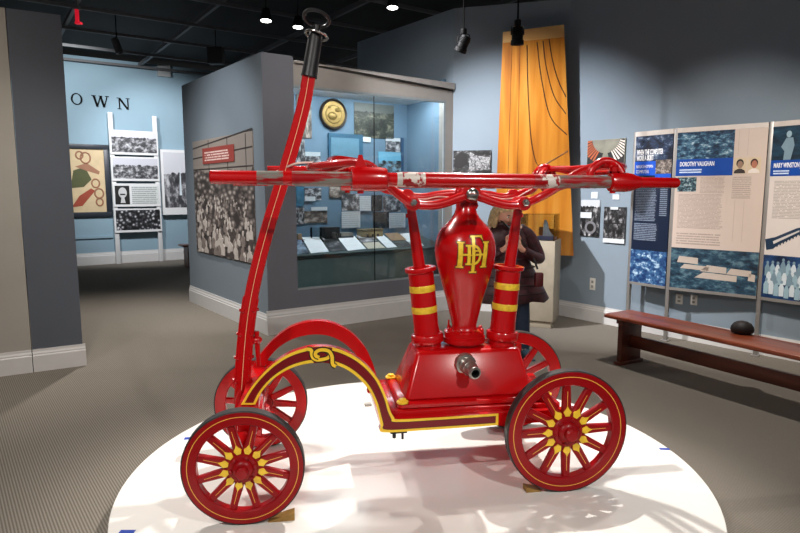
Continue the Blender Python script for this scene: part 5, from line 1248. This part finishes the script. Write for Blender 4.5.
# ================================================================== PERSON
def person():
    LEAN = Matrix(((1.12, 0, -0.10, 0), (0, 1.0, 0, 0), (0, 0, 1, 0), (0, 0, 0, 1)))   # weight on one hip, upper body leaning to her right
    g = onz(514, 357); base = Vector((g.x, g.y, 0))
    rz = radians(6)
    root = thing('person', 'person in maroon quilted coat and jeans standing head bowed behind the pumper', 'person', base, rz)
    # joint graph (x to the viewer's right, -y towards the viewer)
    V_, E_, R_ = [], [], []
    def v(p, r): V_.append(Vector(p)); R_.append(r if isinstance(r, tuple) else (r, r)); return len(V_) - 1
    def chain(start, pts):
        a = start
        for p, r in pts:
            b = v(p, r); E_.append((a, b)); a = b
        return a
    pel = v((0, 0, 0.86), (0.14, 0.11))
    chest = chain(pel, [((0, 0.0, 1.0), (0.13, 0.10)), ((0, 0.0, 1.16), (0.14, 0.105)), ((0, 0.0, 1.24), (0.11, 0.085))])
    chain(chest, [((0, -0.015, 1.30), 0.05), ((0, -0.04, 1.35), 0.048)])
    for s_ in (-1, 1):
        chain(pel, [((s_ * 0.085, 0, 0.80), 0.085), ((s_ * 0.09, -0.01, 0.48), 0.06), ((s_ * 0.09, 0.01, 0.28), 0.052), ((s_ * 0.09, 0.01, 0.09), 0.036), ((s_ * 0.095, -0.05, 0.045), 0.036), ((s_ * 0.10, -0.14, 0.035), 0.028)])
        sh = chain(chest, [((s_ * 0.13, 0.0, 1.22), 0.06), ((s_ * 0.20, -0.01, 1.11), 0.048), ((s_ * 0.245, -0.03, 0.97), 0.040), ((s_ * 0.16, -0.16, 1.01), 0.034), ((s_ * 0.07, -0.235, 1.07), 0.026), ((s_ * 0.05, -0.25, 1.105), (0.030, 0.016))])
        palm = chain(sh, [((s_ * 0.035, -0.262, 1.135), (0.034, 0.016))])
        for k, (dx, L) in enumerate(((-0.026, 0.066), (-0.009, 0.074), (0.009, 0.070), (0.025, 0.055))):
            b0 = V_[palm] + Vector((s_ * dx, 0, 0.012))
            chain(palm, [(b0 + Vector((0, -0.004, L * 0.25)), 0.009), (b0 + Vector((-s_ * 0.006, -0.022, L * 0.65)), 0.0085), (b0 + Vector((-s_ * 0.014, -0.03, L * 0.95)), 0.007)])
        chain(sh, [(V_[sh] + Vector((-s_ * 0.03, -0.014, 0.012)), 0.010), (V_[sh] + Vector((-s_ * 0.045, -0.028, 0.04)), 0.009), (V_[sh] + Vector((-s_ * 0.045, -0.038, 0.06)), 0.007)])
    me = bpy.data.meshes.new('body'); me.from_pydata([tuple(p) for p in V_], E_, []); me.update()
    tmp = bpy.data.objects.new('body_tmp', me); COL.objects.link(tmp)
    sk = tmp.modifiers.new('skin', 'SKIN'); 
    if not me.skin_vertices: me.attributes.new
    lay = me.skin_vertices[0].data
    for i, r in enumerate(R_): lay[i].radius = r
    lay[pel].use_root = True
    sb = tmp.modifiers.new('sub', 'SUBSURF'); sb.levels = 1; sb.render_levels = 1
    dg = bpy.context.evaluated_depsgraph_get(); em = bpy.data.meshes.new_from_object(tmp.evaluated_get(dg))
    bpy.data.objects.remove(tmp)
    bm = bmesh.new(); bm.from_mesh(em)
    mb = MB(); mb.bm.free(); mb.bm = bm
    # head, bowed forward: built upright at the origin, then tilted
    hm = MB()
    def shape(p):
        q = Vector(p)
        if q.z < -0.2: k = 1 - 0.45 * min(1, (-q.z - 0.2) / 0.8); q.x *= k; q.y = q.y * k - 0.12 * (1 - k)
        return q
    hm.ellipsoid((0, 0, 0), (0.075, 0.095, 0.115), 24, 18, fn=shape)
    hm.ellipsoid((0, -0.098, -0.022), (0.013, 0.020, 0.020), 10, 8); hm.ellipsoid((0, -0.094, 0.0), (0.008, 0.012, 0.028), 10, 8)
    hm.ellipsoid((0, -0.086, -0.062), (0.024, 0.010, 0.007), 10, 6, 1)
    for s_ in (-1, 1):
        hm.ellipsoid((s_ * 0.030, -0.083, 0.008), (0.013, 0.008, 0.008), 10, 6, 2); hm.ellipsoid((s_ * 0.030, -0.0905, 0.008), (0.005, 0.003, 0.005), 8, 6, 3)
        hm.ellipsoid((s_ * 0.031, -0.090, 0.026), (0.018, 0.005, 0.004), 8, 6, 3); hm.ellipsoid((s_ * 0.076, 0.004, -0.008), (0.010, 0.020, 0.030), 10, 8)
    HM = Matrix.Translation((0.0, -0.055, 1.375)) @ Matrix.Rotation(radians(24), 4, 'Z') @ Matrix.Rotation(radians(20), 4, 'X')
    hm.xform(HM)
    tmpm = bpy.data.meshes.new('h'); hm.bm.to_mesh(tmpm); hm.bm.free()
    mb.bm.from_mesh(tmpm); bpy.data.meshes.remove(tmpm)
    SKIN = plain('skin', C(214, 160, 136), 0.5, 0, 0.03)
    mb.build('body', [SKIN, plain('lips', C(170, 90, 84), 0.5), plain('eye_white', C(226, 222, 218), 0.3), plain('eye_dark', C(50, 36, 28), 0.3)], root, smooth=60)
    # hair: shoulder length, blond
    m = MB()
    def hs(p):
        q = Vector(p); 
        if q.y < 0 and q.z < 0.30: q.y *= max(0.10, 1 - (0.30 - q.z) * 2.2)
        return q
    m.ellipsoid((0, 0.014, 0.014), (0.092, 0.108, 0.122), 24, 16, fn=hs)
    HAIR = plain('blond_hair', C(186, 160, 118), 0.6, 0, 0.35, 40)
    random.seed(3)
    for k in range(26):
        a = radians(-12 + 204 * k / 25); rx, ry = 0.088, 0.098
        c = Vector((rx * cos(a), 0.012 + ry * sin(a), 0)); ln = 0.20 + random.uniform(-0.02, 0.03)
        m.tube([c * 0.8 + Vector((0, 0, 0.07)), c * 1.0 + Vector((0, 0, 0.0)), c * 1.08 + Vector((random.uniform(-0.008, 0.008), 0, -ln * 0.55)), c * 0.98 + Vector((random.uniform(-0.012, 0.012), 0.0, -ln))], [0.014, 0.020, 0.018, 0.006], 8)
    m.xform(HM); m.build('hair', HAIR, root, smooth=60)
    # coat: knee length, quilted, flared, one mesh with sleeves
    COAT = plain('quilted_maroon_coat', C(52, 16, 22), 0.45, 0, 0.6, 22, 0.3, 30)
    m = MB(); seg = 28
    rows = []
    for z, rx, ry, cy in ((0.56, 0.34, 0.22, 0.02), (0.565, 0.345, 0.222, 0.02), (0.66, 0.31, 0.20, 0.02), (0.78, 0.262, 0.175, 0.015), (0.90, 0.208, 0.15, 0.01), (0.98, 0.190, 0.138, 0.005), (1.08, 0.195, 0.140, 0), (1.17, 0.198, 0.138, 0), (1.23, 0.175, 0.118, 0), (1.27, 0.12, 0.09, -0.005), (1.285, 0.078, 0.072, -0.012), (1.305, 0.074, 0.070, -0.018)):
        q = 0.006 if z < 1.2 else 0
        rows.append([Vector((rx * cos(2 * pi * k / seg) * (1 + (0.03 if k % 4 == 0 else 0)), cy + ry * sin(2 * pi * k / seg), z + (0.012 * sin(k * 1.7) if z < 0.6 else 0))) for k in range(seg)])
    m.quadgrid(rows, 0, close_u=True)
    for z in (0.64, 0.72, 0.80, 0.88, 0.96, 1.04, 1.12):     # quilting seams
        f = (z - 0.56) / 0.61; rx = 0.335 - 0.142 * min(1, f * 1.35); ry = 0.215 - 0.075 * min(1, f * 1.35)
        m.tube([Vector((rx * 1.012 * cos(2 * pi * k / seg), 0.012 + ry * 1.012 * sin(2 * pi * k / seg), z)) for k in range(seg)], 0.006, 6, 1, closed=True)
    for s_ in (-1, 1):
        P = bez([(s_ * 0.12, 0.0, 1.225), (s_ * 0.19, -0.005, 1.17), (s_ * 0.235, -0.012, 1.08), (s_ * 0.265, -0.035, 0.975), (s_ * 0.225, -0.10, 0.975), (s_ * 0.16, -0.165, 1.01), (s_ * 0.09, -0.225, 1.055)], 5)
        n = len(P); m.tube(P, [0.078 - 0.036 * k / (n - 1) for k in range(n)], 14)
    m.build('coat', [COAT, plain('coat_seam', C(34, 12, 16), 0.6)], root, smooth=60)
    m = MB(); m.tube([(s * 0.004, -0.142 - 0.0 * s, z) for s, z in ((0, 0.60), (0, 0.9), (0, 1.2))], 0.006, 6); m.build('coat_zip', BLACKP, root)
    JEANS = plain('dark_blue_denim', C(34, 48, 70), 0.7, 0, 0.2, 40)
    for s_ in (-1, 1):
        m = MB(); m.tube(bez([(s_ * 0.085, 0, 0.80), (s_ * 0.09, -0.01, 0.50), (s_ * 0.09, 0.008, 0.28), (s_ * 0.09, 0.012, 0.10)], 4), [0.094, 0.090, 0.085, 0.080, 0.076, 0.074, 0.072, 0.070, 0.067, 0.064, 0.061, 0.059, 0.057], 14); m.build('trouser_leg', JEANS, root)
        m = MB(); m.ellipsoid((s_ * 0.097, -0.055, 0.045), (0.046, 0.125, 0.044), 16, 10, fn=lambda p: Vector((p.x, p.y, max(p.z, -0.98)))); m.lathe([(0.050, 0.05), (0.053, 0.11), (0.050, 0.14)], 14, Matrix.Translation((s_ * 0.092, 0.008, 0))); m.box(s_ * 0.097 - 0.043, s_ * 0.097 + 0.043, -0.172, 0.062, 0, 0.016)
        m.build('shoe', plain('teal_shoe', C(44, 70, 84), 0.6), root)
    for ch in root.children: ch.data.transform(LEAN)
    # shoulder bag with strap
    bag = thing('shoulder_bag', 'small red and black shoulder bag at the hip of the coated person', 'bag', base + Matrix.Rotation(rz, 3, 'Z') @ (LEAN @ Vector((0.19, -0.20, 0.72))), rz)
    m = MB(); m.box(-0.03, 0.05, -0.04, 0.02, 0, 0.13); m.build('pouch', plain('bag_red', C(78, 12, 20), 0.5), bag, bevel=0.015)
    m = MB(); m.tube(bez([(0.0, 0.0, 0.16), (-0.06, 0.005, 0.30), (-0.20, 0.008, 0.48), (-0.30, 0.05, 0.57), (-0.32, 0.15, 0.605)], 6), 0.010, 8, squash=1.0); m.build('strap', BLACKP, bag)
    ph = thing('phone', 'dark phone held in both hands by the coated person', 'phone', base + Matrix.Rotation(rz, 3, 'Z') @ (LEAN @ Vector((0, -0.302, 1.135))), rz)
    m = MB(); m.box(-0.036, 0.036, -0.005, 0.005, 0, 0.14); m.build('case_shell', BLACKP, ph, bevel=0.003, rot=(radians(-25), 0, 0))
person()
